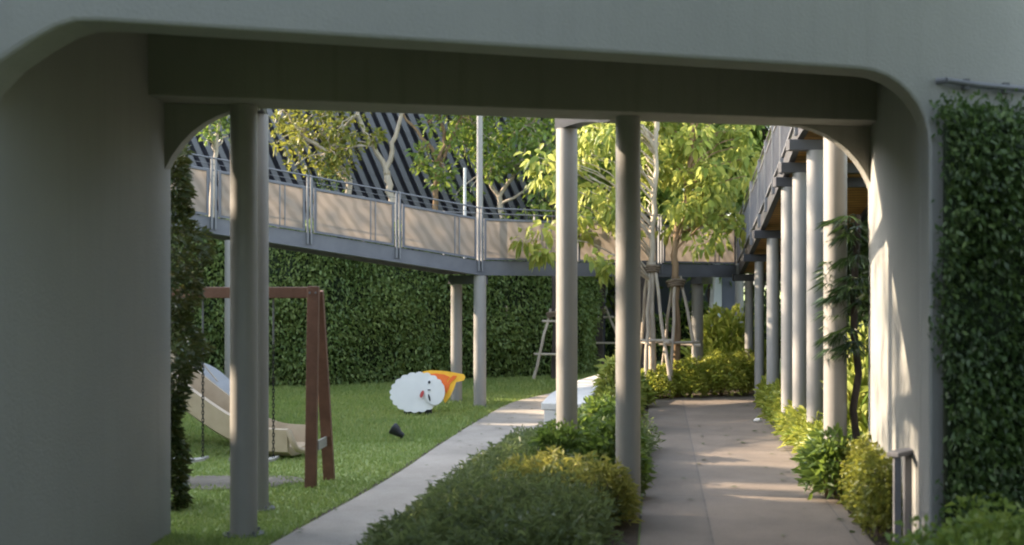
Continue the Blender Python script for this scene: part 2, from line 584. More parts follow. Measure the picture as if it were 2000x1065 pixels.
n = 230000
gx = rng.uniform(-6.5, 2.2, n)
gy = 9.3 + (28 - 9.3) * rng.random(n) ** 1.5
ok = (np.interp(gy, [p[1] for p in LP_L], [p[0] for p in LP_L]) - .03 + rng.normal(size=n) * .03 > gx)
ok &= (np.abs(gx / gy) < .47)
ok &= ~((((gx + 2.98) / .80) ** 2 + ((gy - 12.85) / .40) ** 2) < .75 + rng.normal(size=n) * .25)
gx, gy = gx[ok], gy[ok]
n = len(gx)
hgt = (.022 + .03 * rng.random(n)) * (1 + .5 * (gy > 16))
gd = np.stack([rng.normal(size=n) * .6, rng.normal(size=n) * .6, np.ones(n)], 1)
gb = np.stack([gx, gy, np.zeros(n)], 1)
wv = unit(np.stack([rng.normal(size=n), rng.normal(size=n), np.zeros(n)], 1)) * (hgt * .22)[:, None]
gv = np.stack([gb - wv, gb + wv, gb + unit(gd) * hgt[:, None]], 1).reshape(-1, 3)
tag(mesh_np('lawn_grass', gv, np.arange(3 * n), np.full(n, 3), M['grass']), 'short green lawn grass around the swings and slide', 'grass', kind='stuff')

# ------------------------------------------------------------------ concrete underpass (foreground portal)
FL, FR = V((-2.98, 6.62, 0)), V((2.91, 8.57, 0))
BLc, BRc = V((-2.83, 10.21, 0)), V((3.41, 11.77, 0))
up = thing('concrete_underpass', (0, 8.5, 0), 'grey concrete underpass framing the view with rounded upper corners', 'underpass')
uf = (FR - FL).normalized()
nf = V((-uf.y, uf.x, 0))
Lf = (FR - FL).length
fz = 3.55
Tz = 4.75


def fp(u, z, t=0):
    q = FL + uf * u + (V((.13, .99, 0)) * t if t > 0 else nf * t)
    return (q.x, q.y, z)


left_c = [(0, 0), (0, 2.86), (.015, 3.0), (.07, 3.15), (.19, 3.29), (.34, 3.41), (.48, 3.50), (.58, 3.54), (.70, fz)]
right_c = []
for k in range(9):
    a = math.pi / 2 * k / 8
    right_c.append((Lf - .56 + .56 * math.sin(a), fz - .50 + .50 * math.cos(a)))
right_c.append((Lf, 0))
poly = [(-5, 0)] + left_c[:1] + left_c[1:] + right_c + [(Lf + 3.4, 0), (Lf + 3.4, Tz), (-5, Tz)]
mb = MB()
mb.prism([fp(u, z) for u, z in poly], [fp(u, z, .32) for u, z in poly])
mb.build('front_frame', M['concrete'], up, bevel=.025)
# side walls, a hair inside the frame's back face
mb = MB()
q0 = FL + nf * .322
mb.prism([(-2.95, 6.945, 0), (BLc.x, BLc.y, 0), (BLc.x - 1.2, BLc.y - .3, 0), (-4.1, 6.57, 0)],
         [(-2.95, 6.945, 4.2), (BLc.x, BLc.y, 4.2), (BLc.x - 1.2, BLc.y - .3, 4.2), (-4.1, 6.57, 4.2)])
mb.build('side_wall', M['concrete'], up, bevel=.02)
mb = MB()
q1 = FR + nf * .322
mb.prism([(2.957, 8.892, 0), (BRc.x, BRc.y, 0), (BRc.x + .5, BRc.y + .12, 0), (3.5, 9.08, 0)],
         [(2.957, 8.892, 4.2), (BRc.x, BRc.y, 4.2), (BRc.x + .5, BRc.y + .12, 4.2), (3.5, 9.08, 4.2)])
mb.build('side_wall', M['concrete'], up, bevel=.02)
# ceiling
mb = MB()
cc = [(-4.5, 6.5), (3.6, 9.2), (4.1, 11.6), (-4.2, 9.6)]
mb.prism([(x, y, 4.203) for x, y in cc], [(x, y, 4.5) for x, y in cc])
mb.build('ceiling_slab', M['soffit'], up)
# back beam with curved haunches
bz = 3.56
bp = [(-3.05, 4.19), (-3.05, bz), (3.56, bz), (3.56, 4.19)]
hl, hr = [(-3.05, bz - .002), (-3.05, bz - .92)], []
for k in range(12):
    a = math.pi / 2 * k / 11
    hl.append((-2.91 + .83 * (1 - math.cos(a)), bz - .92 + .916 * math.sin(a)))
    hr.append((3.46 - .90 + .90 * math.sin(a), bz - .9 + .896 * math.cos(a)))
hr += [(3.56, bz - .9), (3.56, bz - .002)]


def bfront(x): return 10.347 + .25 * x
def bback(x): return 10.915 + .25 * x


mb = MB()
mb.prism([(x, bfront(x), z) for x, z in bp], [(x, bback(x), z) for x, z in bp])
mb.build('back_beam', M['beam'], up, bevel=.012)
for hp in (hl, hr):
    mb = MB()
    mb.prism([(x, bback(x) - .17, z) for x, z in hp], [(x, bback(x) - .02, z) for x, z in hp])
    mb.build('corner_haunch', M['beam'], up)


# haunched cross beams from the back beam out to the rear columns
def haunch(ax, ay, bx, by, w=.16):
    a, b = V((ax, ay, 0)), V((bx, by, 0))
    d = (b - a).normalized()
    b = b + d * .13
    L = (b - a).length
    sd = V((d.y, -d.x, 0)) * w / 2
    prof = [(0, 3.76), (0, 3.565)]
    for k in range(8):
        t = k / 7
        prof.append((L * (.15 + .5 * t), 3.565 + .075 * math.sin(t * math.pi / 2)))
    prof += [(L, 3.64), (L, 3.76)]
    m_ = MB()
    m_.prism([tuple(a + d * u + sd + V((0, 0, z))) for u, z in prof], [tuple(a + d * u - sd + V((0, 0, z))) for u, z in prof])
    m_.build('haunched_beam', M['black'], up)


COL_A, COL_B = V((-2.225, 10.19, 0)), V((-2.35, 11.33, 0))
COL_D, COL_C = V((1.03, 10.90, 0)), V((.553, 12.4, 0))
haunch(COL_A.x, bback(COL_A.x) + .003, COL_B.x, COL_B.y)
haunch(COL_D.x - .05, bback(COL_D.x) + .003, COL_C.x, COL_C.y)

# conduit on the front face above the ivy
pt = thing('conduit_pipe', fp(Lf + .08, 3.38, -.05), 'thin grey conduit along the concrete above the climbing ivy', 'pipe')
m_ = MB()
m_.tube([fp(Lf + .10, 3.50, -.05), fp(Lf + .38, 3.48, -.05), fp(Lf + .85, 3.47, -.05)], .022, 8)
m_.tube([fp(Lf + .10, 3.50, -.05), fp(Lf + .06, 3.50, 0)], .022, 8)
m_.build('pipe', M['steel'], pt, smooth=True)
m_ = MB()
m_.box(fp(Lf + .28, 3.485, -.028), (.04, .06, .07))
m_.build('pipe_clip', M['steel'], pt)
m_ = MB()
m_.box(fp(Lf + .62, 3.475, -.028), (.04, .06, .07))
m_.build('pipe_clip', M['steel'], pt)


# ------------------------------------------------------------------ columns
def column(p, top, dia, label, group='round columns carrying the walkway', plate=True):
    c = thing('support_column', (p.x, p.y, 0), label, 'column', group)
    m_ = MB()
    r = dia / 2
    m_.tube([(p.x, p.y, .016), (p.x, p.y, top * .33), (p.x, p.y, top * .66), (p.x, p.y, top)], r, 28)
    m_.build('shaft', M['column'], c, smooth=True)
    if plate:
        m_ = MB()
        m_.tube([(p.x, p.y, 0), (p.x, p.y, .015)], r + .06, 24)
        for k in range(4):
            a = math.pi / 4 + k * math.pi / 2
            q = (p.x + (r + .035) * math.cos(a), p.y + (r + .035) * math.sin(a))
            m_.tube([(q[0], q[1], .015), (q[0], q[1], .045)], .011, 6)
        m_.build('base_plate', M['steel'], c)
    return c


column(COL_A, 3.558, .222, 'grey column with a small sunlit patch, nearest on the lawn left of the swing frame')
column(COL_B, 3.638, .21, 'grey shaded column close behind the nearest lawn column')
column(COL_D, 3.558, .222, 'fully shaded grey column rising from the bed beside the paved walk')
column(COL_C, 3.638, .215, 'column sunlit down its left side, rising from the bed by the white bench')
column(V((3.17, 12.05, 0)), 4.0, .225, 'column behind the palm fronds at the right end of the beam')

# ------------------------------------------------------------------ elevated walkway
wk = thing('elevated_walkway', (0, 20, 0), 'elevated grey steel walkway with tan mesh railings looping behind the lawn', 'walkway')
P0, P1, P2, P3 = V((-9.0, 15.75, 3.55)), V((-4.54, 18.3, 2.85)), V((-.54, 20.57, 2.23)), V((4.34, 23.6, 2.2))
WID = 1.35
FH = .22


def side_normal(a, b):
    d = (b - a); d.z = 0; d.normalize()
    return V((-d.y, d.x, 0))       # pointing away from the camera


def deck_run(a, b, na, nb):
    """fascia, slab, far beam between near-edge points a and b; na, nb are offset vectors to the far edge"""
    m_ = MB()
    u = V((0, 0, 1))
    t = .08
    for (p, q) in (((a, na), (b, nb)),):
        A, B = a, b
        An, Bn = a + na * (t / WID), b + nb * (t / WID)
        m_.prism([A, An, An + u * FH, A + u * FH], [B, Bn, Bn + u * FH, B + u * FH])
        A2, B2 = a + na, b + nb
        A3, B3 = a + na * (1 - t / WID), b + nb * (1 - t / WID)
        m_.prism([A3, A2, A2 + u * FH, A3 + u * FH], [B3, B2, B2 + u * FH, B3 + u * FH])
        # flange, set proud below
        f1 = a - na.normalized() * .03
        f2 = b - nb.normalized() * .03
        g1, g2 = a + na * (.14 / WID), b + nb * (.14 / WID)
        m_.prism([f1 - u * .025, g1 - u * .025, g1 - u * .002, f1 - u * .002], [f2 - u * .025, g2 - u * .025, g2 - u * .002, f2 - u * .002])
    m_.build('fascia_beam', M['steel'], wk)
    m_ = MB()
    A, B = a + na * (.082 / WID), b + nb * (.082 / WID)
    A2, B2 = a + na * (1 - .082 / WID), b + nb * (1 - .082 / WID)
    m_.prism([A + u * .14, A2 + u * .14, A2 + u * .20, A + u * .20], [B + u * .14, B2 + u * .14, B2 + u * .20, B + u * .20])
    m_.build('deck_slab', M['darksteel'], wk)


n01, n12, n23 = side_normal(P0, P1), side_normal(P1, P2), side_normal(P2, P3)
o1 = (n01 + n12).normalized() * WID
o2 = (n12 + n23).normalized() * WID
deck_run(P0, P1, n01 * WID, o1)
deck_run(P1, P2, o1, o2)
deck_run(P2, P3, o2, n23 * WID)


def railing_panel(a, b, off, post_sides=(1, 1), fill=True):
    """one mesh panel standing on the fascia between a and b (points at fascia bottom)"""
    u = V((0, 0, 1))
    d = (b - a)
    L = d.length
    d = d / L
    g = .075
    base = FH + .03
    A, B = a + d * g + off + u * base, b - d * g + off + u * base
    H = .66
    m_ = MB()
    w = .035
    m_.bar(A + d * w, B - d * w, w, w)
    m_.bar(A + d * w + u * H, B - d * w + u * H, w, w)
    m_.bar(A + d * w / 2 - u * w / 2, A + d * w / 2 + u * (H + w / 2), w, w, up=tuple(d))
    m_.bar(B - d * w / 2 - u * w / 2, B - d * w / 2 + u * (H + w / 2), w, w, up=tuple(d))
    fr = m_.build('railing_panel', M['steel'], wk)
    m_ = MB()
    sdn = V((-d.y, d.x, 0)).normalized()
    if fill:
        m_.prism([A + d * w + u * w / 2 - sdn * .003, B - d * w + u * w / 2 - sdn * .003, B - d * w + u * (H - w / 2) - sdn * .003, A + d * w + u * (H - w / 2) - sdn * .003],
                 [A + d * w + u * w / 2 + sdn * .003, B - d * w + u * w / 2 + sdn * .003, B - d * w + u * (H - w / 2) + sdn * .003, A + d * w + u * (H - w / 2) + sdn * .003])
        m_.build('mesh_infill', M['mesh'], fr)
        m_ = MB()
        for t in (.70, .76):
            q = A + (B - A) * t
            m_.bar(q + u * w / 2 - sdn * .014, q + u * (H - w / 2) - sdn * .014, .016, .016, up=tuple(d))
        m_.build('mullion', M['rail'], fr)
    else:
        k = int(L / .15)
        for i in range(1, k):
            q = A + (B - A) * (i / k)
            m_.bar(q + u * w / 2, q + u * (H - w / 2), .018, .03, up=tuple(d))
        m_.build('baluster_row', M['steel'], fr)


def posts(a, b, off, which):
    u = V((0, 0, 1))
    d = (b - a).normalized()
    for t in which:
        p = a + d * (.03 if t == 0 else (b - a).length - .03) + off
        m_ = MB()
        m_.bar(p + u * (FH * .2), p + u * (FH + .90), .05, .022, up=tuple(d))
        m_.build('railing_post', M['rail'], wk)


def handrail(pts, off=V((0, 0, 0))):
    m_ = MB()
    for h, r in ((FH + .88, .014), (FH + .79, .005)):
        m_.tube([p + off + V((0, 0, h)) for p in pts], r, 8)
    m_.build('handrail', M['steel'], wk, smooth=True)


def rail_run(a, b, k, offs, fill=True):
    for i in range(k):
        p, q = a + (b - a) * (i / k), a + (b - a) * ((i + 1) / k)
        railing_panel(p, q, offs, fill=fill)
        posts(p, q, offs, (0, 1))


# near side: panel breaks at x = 565/580, 740/755, 930/940 in the photo
rail_run(P0 + (P1 - P0) * .0, P1 + (P2 - P1) * .02, 3, n01 * -.015)
T1 = P1 + (P2 - P1) * .02
rail_run(T1, P2, 3, n12 * -.015)
rail_run(P2, P3, 3, n23 * -.015)
handrail([P0, P1, P2, P3], n12 * -.015)
# far side: rails and posts
for a, b, k in ((P0 + n01 * WID, P1 + o1, 3), (P1 + o1, P2 + o2, 3), (P2 + o2, P3 + n23 * WID, 3)):
    for i in range(k):
        posts(a + (b - a) * (i / k), a + (b - a) * ((i + 1) / k), V((0, 0, 0)), (0,))
handrail([P0 + n01 * WID, P1 + o1, P2 + o2, P3 + n23 * WID])

# right-hand ramp coming back toward the viewer
RQ = [V((4.34, 23.55, 2.2)), V((3.98, 19.7, 2.925)), V((3.66, 16.6, 3.51)), V((3.46, 14.9, 3.83)), V((3.36, 12.4, 4.3))]
RW = 1.5
RWv = V((RW, .12, 0))
u = V((0, 0, 1))
m_ = MB()
for a, b in zip(RQ[:-1], RQ[1:]):
    m_.prism([a, a + V((.08, 0, 0)), a + V((.08, 0, FH)), a + u * FH], [b, b + V((.08, 0, 0)), b + V((.08, 0, FH)), b + u * FH])
    a2, b2 = a + RWv, b + RWv
    m_.prism([a2, a2 + V((.08, 0, 0)), a2 + V((.08, 0, FH)), a2 + u * FH], [b2, b2 + V((.08, 0, 0)), b2 + V((.08, 0, FH)), b2 + u * FH])
m_.build('ramp_stringer', M['darksteel'], wk)
m_ = MB()
for a, b in zip(RQ[:-1], RQ[1:]):
    A, A2, B, B2 = a + V((.083, 0, 0)), a + RWv - V((.003, 0, 0)), b + V((.083, 0, 0)), b + RWv - V((.003, 0, 0))
    m_.prism([A + u * .06, A2 + u * .06, A2 + u * .2, A + u * .2], [B + u * .06, B2 + u * .06, B2 + u * .2, B + u * .2])
m_.build('plank_soffit', M['planks'], wk)
for a, b, k in ((RQ[0], RQ[1], 3), (RQ[1], RQ[2], 3), (RQ[2], RQ[3], 1), (RQ[3], RQ[4], 2)):
    rail_run(a, b, k, V((-.015, 0, 0)), fill=False)
handrail(RQ, V((-.015, 0, 0)))
handrail([p + RWv for p in RQ], V((.06, 0, 0)))


def ramp_at(Z):
    for a, b in zip(RQ[:-1], RQ[1:]):
        if b.y <= Z <= a.y:
            return a + (b - a) * ((a.y - Z) / (a.y - b.y))
    return RQ[0].copy()


RC = [  # pixel x, distance, diameter, label
    (1593, 14.91, .215, 'column lit warm down its left face, first of the ramp columns past the palm'),
    (1563, 15.89, .20, 'pale column half hidden between two brighter ramp columns'),
    (1540, 16.58, .195, 'ramp column with soft leaf shade standing over yellow green plants'),
    (1510, 19.68, .205, 'mottled ramp column at the far end of the yellow green border'),
    (1483, 21.5, .165, 'thin banded column beside the island shrubs under the ramp'),
    (1463, 23.3, .16, 'thin dark column with a sunlit foot where ramp and walkway meet'),
]
for px, Z, dia, lab in RC:
    p = V(((px - 1000) / F * Z, Z, 0))
    q = ramp_at(Z)
    column(p, q.z - .14, dia, lab)
    m_ = MB()
    m_.bar((q.x - .12, Z, q.z - .075), (q.x + RW + .1, Z + .1, q.z - .075), .16, .13)
    m_.build('cross_beam', M['darksteel'], wk, bevel=.008)
    if Z < 20:
        pf = V((q.x + RW - .12, Z + .1, 0))
# columns of the far runs
cA, cB = V((-.54, 20.66, 0)), V((-.97, 21.45, 0))
column(cA, 2.2, .214, 'grey column on the lawn below the walkway corner, nearer of two')
column(cB, 2.05, .20, 'grey column with a sunlit edge behind the orange cutout')
m_ = MB()
m_.bar(cB + V((-.06, .12, 2.13)), cA + V((.05, -.02, 2.13)), .2, .15)
m_.build('cross_beam', M['darksteel'], wk, bevel=.008)
cE = P(452, 700, 18.45); cE.z = 0
column(cE, 2.72, .2, 'column below the upper walkway, half hidden behind the nearest lawn column')
cG = V(((1362 - 1000) / F * 23.25, 23.25, 0))
column(cG, 2.05, .22, 'shaded column under the walkway behind the staked trees')
m_ = MB()
m_.bar(cG + V((-.05, -.2, 2.12)), cG + V((.35, 1.0, 2.12)), .2, .14)
m_.build('cross_beam', M['darksteel'], wk, bevel=.008)

# slender poles by the walkway
pp = P(937, 300, 20.9)
lp = thing('slender_pole', (pp.x, pp.y, 2.45), 'slender pale grey pole rising from the walkway corner', 'pole')
m_ = MB(); m_.tube([(pp.x, pp.y, 2.45), (pp.x, pp.y, 6.4)], [.058, .05], 14); m_.build('shaft', M['column'], lp, smooth=True)
m_ = MB(); m_.box((pp.x, pp.y, 2.46), (.2, .2, .02)); m_.build('base_plate', M['steel'], lp)
pq = P(908, 330, 21.55)
lp = thing('slender_pole', (pq.x, pq.y, 2.44), 'short thin white pole showing behind the tan railing mesh', 'pole')
m_ = MB(); m_.tube([(pq.x, pq.y, 2.44), (pq.x, pq.y, EYE + 222 / F * 21.55)], [.03, .026], 10); m_.build('shaft', M['palewall'], lp, smooth=True)
m_ = MB(); m_.box((pq.x, pq.y, 2.45), (.14, .14, .02)); m_.build('base_plate', M['steel'], lp)


# ------------------------------------------------------------------ hedges
def hedge(name, line, h, thick, leafL, dens, mat, label, cat='hedge', ragged=.06, side=1, topn=True, ratio=.5):
    """clipped hedge along a plan polyline (front face), thickness to the far side"""
    parts = []
    core = MB()
    tot_p, tot_d = [], []
    a0_ = None
    for a, b in zip(line[:-1], line[1:]):
        a, b = V((a[0], a[1], 0)), V((b[0], b[1], 0))
        d = (b - a).normalized()
        nrm = V((d.y, -d.x, 0)) * side      # toward the viewer
        L = (b - a).length
        i = nrm * -.10
        k = nrm * -(thick - .1)
        a_, b_ = a, b
        if a0_ is None:
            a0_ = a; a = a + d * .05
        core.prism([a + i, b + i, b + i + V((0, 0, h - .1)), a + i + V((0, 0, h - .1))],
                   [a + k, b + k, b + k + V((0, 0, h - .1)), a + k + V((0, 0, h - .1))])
        a = a_
        nf_ = int(L * h * dens)
        uu, zz = rng.random(nf_) * L, rng.random(nf_) * h
        wob = .05 * np.sin(uu * 3.1 + zz * 2.2) + .05 * np.sin(uu * 1.3 - zz * 4.1) + rng.normal(size=nf_) * ragged
        pos = np.array(a)[None] + uu[:, None] * np.array(d) + zz[:, None] * np.array([0, 0, 1.]) + (wob - .05)[:, None] * np.array(nrm)
        dr = np.array(nrm)[None] * .45 + rng.normal(size=(nf_, 3)) * .5 + np.array([0, 0, -.55])
        tot_p.append(pos); tot_d.append(dr)
        if topn:
            nt_ = int(L * thick * dens * .7)
            uu, tt = rng.random(nt_) * L, rng.random(nt_) * thick
            pos = np.array(a)[None] + uu[:, None] * np.array(d) - tt[:, None] * np.array(nrm) + np.array([0, 0, 1.]) * (h - .05 + rng.normal(size=nt_) * ragged)[:, None]
            tot_p.append(pos); tot_d.append(np.array([[0, 0, .8]]) + rng.normal(size=(nt_, 3)) * .6)
    pos, dr = np.concatenate(tot_p), np.concatenate(tot_d)
    lv = leaf_arrays(pos, dr, leafL * (.7 + .6 * rng.random(len(pos))), ratio, .3, .1)
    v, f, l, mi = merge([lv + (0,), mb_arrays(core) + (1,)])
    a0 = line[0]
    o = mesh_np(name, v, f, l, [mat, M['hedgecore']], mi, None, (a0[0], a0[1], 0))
    return tag(o, label, cat)


hedge('clipped_hedge', [(-13, 23.4), (-6.3, 24.0), (-3.69, 24.6), (.907, 27.2), (1.6, 27.6), (2.0, 28.6)], 3.25, .8, .09, 1500, M['hedge'],
      'tall dark clipped hedge forming the back wall of the lawn')
# ivy wall at the right of the portal
iv = [tuple(fp(Lf - .02, 0, -.26))[:2], tuple(fp(Lf + 1.5, 0, -.26))[:2], tuple(fp(Lf + 2.6, 0, -.2))[:2]]
hedge('climbing_ivy', iv, 3.29, .25, .052, 4600, M['ivy'], 'dense dark climbing ivy covering the wall right of the underpass', 'ivy', .07, topn=True)
# hedge right of the ramp, closing the view between the columns
hedge('clipped_hedge', [(6.4, 26), (5.6, 19), (5.0, 13.2), (4.7, 12.2)], 3.4, .7, .13, 260, M['dleaf'], 'dark hedge standing behind the ramp columns on the right', side=1)
hedge('sky_blocker_hedge', [(4.0, 8.0), (4.6, -3.0)], 9.5, .8, .3, 26, M['dleaf'], 'unseen tall hedge added right of the viewpoint to block sky light')  # three out-of-view hedges added to keep sky light off the underpass
hedge('sky_blocker_hedge', [(-5.0, -3.0), (-4.3, 5.6)], 9.0, .8, .3, 26, M['dleaf'], 'unseen tall hedge added left of the viewpoint to darken the underpass')
hedge('sky_blocker_hedge', [(-2.5, -4.0), (4.5, -4.0)], 7.0, .8, .3, 22, M['dleaf'], 'unseen tall hedge added behind the viewpoint to cut light on the underpass', side=-1)
# unseen hedge added at far left; its notches and holes shape the sun stripes
prof = MB()
lp_, ld_ = [], []
zc = 7.0
XH = -15.0
DH, DZ = 5.8 * .482, 2.05
rr = random.Random(5)
while zc < 36:
    st = .1
    zq, zc = zc, zc - DZ
    if zc < 13.9: h = 5.95
    elif zc < 14.3: h = 4.25
    elif zc < 14.5: h = 5.9
    elif zc < 15.0: h = 4.25
    elif zc < 16.1: h = 5.95
    elif zc < 17.35: h = 4.3 + .5 * max(0, math.sin(zc * 19))
    elif zc < 18.2: h = 5.7
    elif zc < 18.5: h = 4.7
    elif zc < 19.3: h = 5.5
    elif 20.15 < zc < 20.4: h = 5.7
    else: h = 4.55 + .35 * math.sin(zc * 5.1) * math.sin(zc * 1.7)
    h += rr.uniform(-.06, .06) + DH
    hole = 10.95 < zc < 11.6
    hole2 = 12.2 < zc < 13.1
    zc = zq
    if hole:
        segs = [(0, 4.12 + DH), (4.95 + DH, h)]
    elif hole2:
        segs = [(0, 7.72), (8.3, h)]
    else:
        segs = [(0, h)]
    for z0, z1 in segs:
        prof.box((XH - .3, zc + st / 2, (z0 + z1) / 2), (.6 + rr.uniform(-.04, .04), st, z1 - z0))
        k = int((z1 - z0) * 26)
        lp_.append(np.stack([np.full(k, XH + .02) + rng.normal(size=k) * .05, zc + rng.random(k) * st, z0 + rng.random(k) * (z1 - z0)], 1))
        ld_.append(np.array([[.8, 0, -.2]]) + rng.normal(size=(k, 3)) * .6)
        k = 7
        lp_.append(np.stack([XH - rng.random(k) * .6, zc + rng.random(k) * st, np.full(k, z1 - .04)], 1))
        ld_.append(np.array([[0, 0, .5]]) + rng.normal(size=(k, 3)) * .4)
    zc += st
lpn, ldn = np.concatenate(lp_), np.concatenate(ld_)
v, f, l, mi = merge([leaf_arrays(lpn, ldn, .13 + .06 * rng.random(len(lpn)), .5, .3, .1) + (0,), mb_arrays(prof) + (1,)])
tag(mesh_np('shade_caster_hedge', v, f, l, [M['hedge'], M['hedgecore']], mi, None, (XH, 7, 0)), 'unseen ragged hedge added far left of the lawn to cast shade and sun stripes', 'hedge')


# ------------------------------------------------------------------ shrubs
def shrub_arrays(c, r, h, n, L, spread=.6, base=0., up=.35, big=False, ratio=.3, droop=.25):
    """leaves through a low mound: c plan centre, r (rx, ry), h height"""
    t = rng.random(n) * 2 * math.pi
    q = np.sqrt(rng.random(n))
    lump = 1 + .16 * np.sin(3 * t + rng.random() * 6) + .12 * np.sin(5 * t + rng.random() * 6)
    x, y = q * np.cos(t) * lump, q * np.sin(t) * lump
    top = np.sqrt(np.clip(1.05 - (q * .95) ** 2, .05, 1)) * (1 + .15 * np.sin(x * 7 + y * 5 + rng.random() * 6))
    z = base + h * top * (1 - .75 * rng.random(n) ** 2.0)
    pos = np.stack([c[0] + x * r[0], c[1] + y * r[1], z], 1)
    d = np.stack([x * spread, y * spread, np.full(n, up)], 1) + rng.normal(size=(n, 3)) * .5
    return leaf_arrays(pos, d, L * (.6 + .7 * rng.random(n)), ratio, .3, droop, big)


def shrub(name, c, r, h, n, L, mat, label, cat='shrub', group=None, **kw):
    v, f, l = shrub_arrays(c, r, h, n, L, **kw)
    # a few woody stems
    st = MB()
    for k in range(7):
        a = random.random() * 6.28
        st.tube([(c[0] + .05 * math.cos(a), c[1] + .05 * math.sin(a), kw.get('base', 0)), (c[0] + r[0] * .35 * math.cos(a), c[1] + r[1] * .35 * math.sin(a), h * .45),
                 (c[0] + r[0] * .55 * math.cos(a), c[1] + r[1] * .55 * math.sin(a), h * .8)], [.012, .008, .004], 5)
    v, f, l, mi = merge([(v, f, l, 0), mb_arrays(st) + (1,)])
    return tag(mesh_np(name, v, f, l, [mat, M['barkbrown']], mi, None, (c[0], c[1], 0)), label, cat, group)


# central bed ground cover: dark in front, continuous mass
parts = []
rb = random.Random(3)
Z = 8.7
while Z < 15.6:
    xl = np.interp(Z, [p[1] for p in LP_R], [p[0] for p in LP_R]) - .05
    xr = rx(Z, -.27 if Z < 11.5 else -.16)
    xl += .12 * max(0, min(1, (12.5 - Z) / 2))
    x = xl
    while x < xr:
        hh = (.30 + .10 * max(0, min(1, (x - xl) / .8)) if Z < 11 else .38 + .02 * (Z - 11)) * rb.uniform(.85, 1.2)
        edge = min(x - xl, xr - x)
        if Z > 12.9 and x < .8: hh = min(hh, .30)
        hh *= .75 + .25 * min(1, max(edge, 0) / .25)
        parts.append(shrub_arrays((x + rb.uniform(-.08, .08), Z + rb.uniform(-.1, .1)), (.24, .24), hh, 430, .09, ratio=.2, up=.55) + (0,))
        x += .26
    Z += .27
v, f, l, mi = merge(parts)
tag(mesh_np('ground_cover', v, f, l, [M['bed']], mi), 'low dark green ground cover filling the bed between the two paths', 'ground cover', kind='stuff')
# stray shoots
# lit yellow shrubs in the bed
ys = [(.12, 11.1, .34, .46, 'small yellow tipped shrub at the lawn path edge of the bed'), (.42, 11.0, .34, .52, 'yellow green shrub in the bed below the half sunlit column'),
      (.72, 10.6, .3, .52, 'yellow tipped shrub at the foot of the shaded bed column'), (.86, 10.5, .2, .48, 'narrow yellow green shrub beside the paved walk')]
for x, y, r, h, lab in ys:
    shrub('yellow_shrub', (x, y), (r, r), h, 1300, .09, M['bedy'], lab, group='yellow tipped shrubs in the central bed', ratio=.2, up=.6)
ms = [(.46, 12.05, .32, .60, 'low green shrub in front of the half sunlit column in the bed'), (.92, 11.9, .3, .64, 'green shrub between the feet of the two bed columns'),
      (.66, 13.1, .36, .60, 'leafy green shrub around the foot of the half sunlit column'), (1.12, 13.4, .32, .64, 'rounded green shrub between the two bed columns and the walk'),
      (1.08, 14.6, .34, .64, 'green shrub spreading behind the two bed columns')]
for x, y, r, h, lab in ms:
    shrub('green_shrub', (x, y), (r, r), h, 2300, .12, M['gleaf'], lab, group='green shrubs by the bed columns', ratio=.32, up=.5)
for x, y, r, h, lab in [(1.5, 17.3, .27, .96, 'tall yellow green shrub beside the white bench'), (1.62, 18.8, .26, .55, 'yellow green shrub behind the shaded bed column'),
                        (1.95, 20.3, .3, .5, 'yellow green shrub near the far end of the paved walk')]:
    shrub('yellow_shrub', (x, y), (r, r), h, 1500, .16, M['yleaf'], lab, group='yellow green shrubs along the bench', ratio=.3, up=.7)

# island shrubs round the staked trees
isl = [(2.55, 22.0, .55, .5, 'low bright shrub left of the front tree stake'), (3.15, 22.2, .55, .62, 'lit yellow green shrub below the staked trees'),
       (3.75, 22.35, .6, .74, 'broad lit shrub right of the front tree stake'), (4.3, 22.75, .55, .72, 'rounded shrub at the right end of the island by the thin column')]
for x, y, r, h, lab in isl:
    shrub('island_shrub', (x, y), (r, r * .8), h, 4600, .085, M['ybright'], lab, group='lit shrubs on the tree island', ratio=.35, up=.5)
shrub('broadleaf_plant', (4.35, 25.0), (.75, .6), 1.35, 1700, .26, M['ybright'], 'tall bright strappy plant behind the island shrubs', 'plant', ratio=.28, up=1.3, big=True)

# right border: bright plants below the ramp columns
bz_ = [(14.2, .2, .36), (14.9, .26, .38), (15.7, .25, .40), (16.5, .24, .42), (17.4, .24, .40), (18.3, .2, .42), (19.3, .2, .42), (20.2, .18, .48)]
nm = ['nearest', 'second nearest', 'third', 'fourth', 'fifth', 'sixth', 'second farthest', 'farthest']
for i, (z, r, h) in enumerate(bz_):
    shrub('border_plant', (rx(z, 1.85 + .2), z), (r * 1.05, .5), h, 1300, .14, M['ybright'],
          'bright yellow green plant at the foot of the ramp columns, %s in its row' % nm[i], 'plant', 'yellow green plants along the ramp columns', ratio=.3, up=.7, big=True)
shrub('dark_plant', (rx(13.0, 2.05), 13.0), (.3, .45), .44, 1100, .17, M['gleaf'], 'dark strappy plant leaning over the paved walk below the palm', 'plant', ratio=.2, up=.6, big=True)
shrub('dark_plant', (rx(12.2, 2.05), 12.2), (.24, .36), .42, 800, .17, M['gleaf'], 'dark leafy plant between the palm and the clipped box', 'plant', ratio=.25, up=.5, big=True)
shrub('dark_plant', (3.06, 11.75), (.23, .24), .58, 900, .14, M['gleaf'], 'dark leafy plant hiding the foot of the column by the palm', 'plant', ratio=.25, up=.6, big=True)
shrub('tall_leaf_plant', (3.78, 13.4), (.25, .35), 1.35, 700, .3, M['yleaf'], 'tall bright green leaves behind the palm column', 'plant', ratio=.2, up=1.6, big=True)
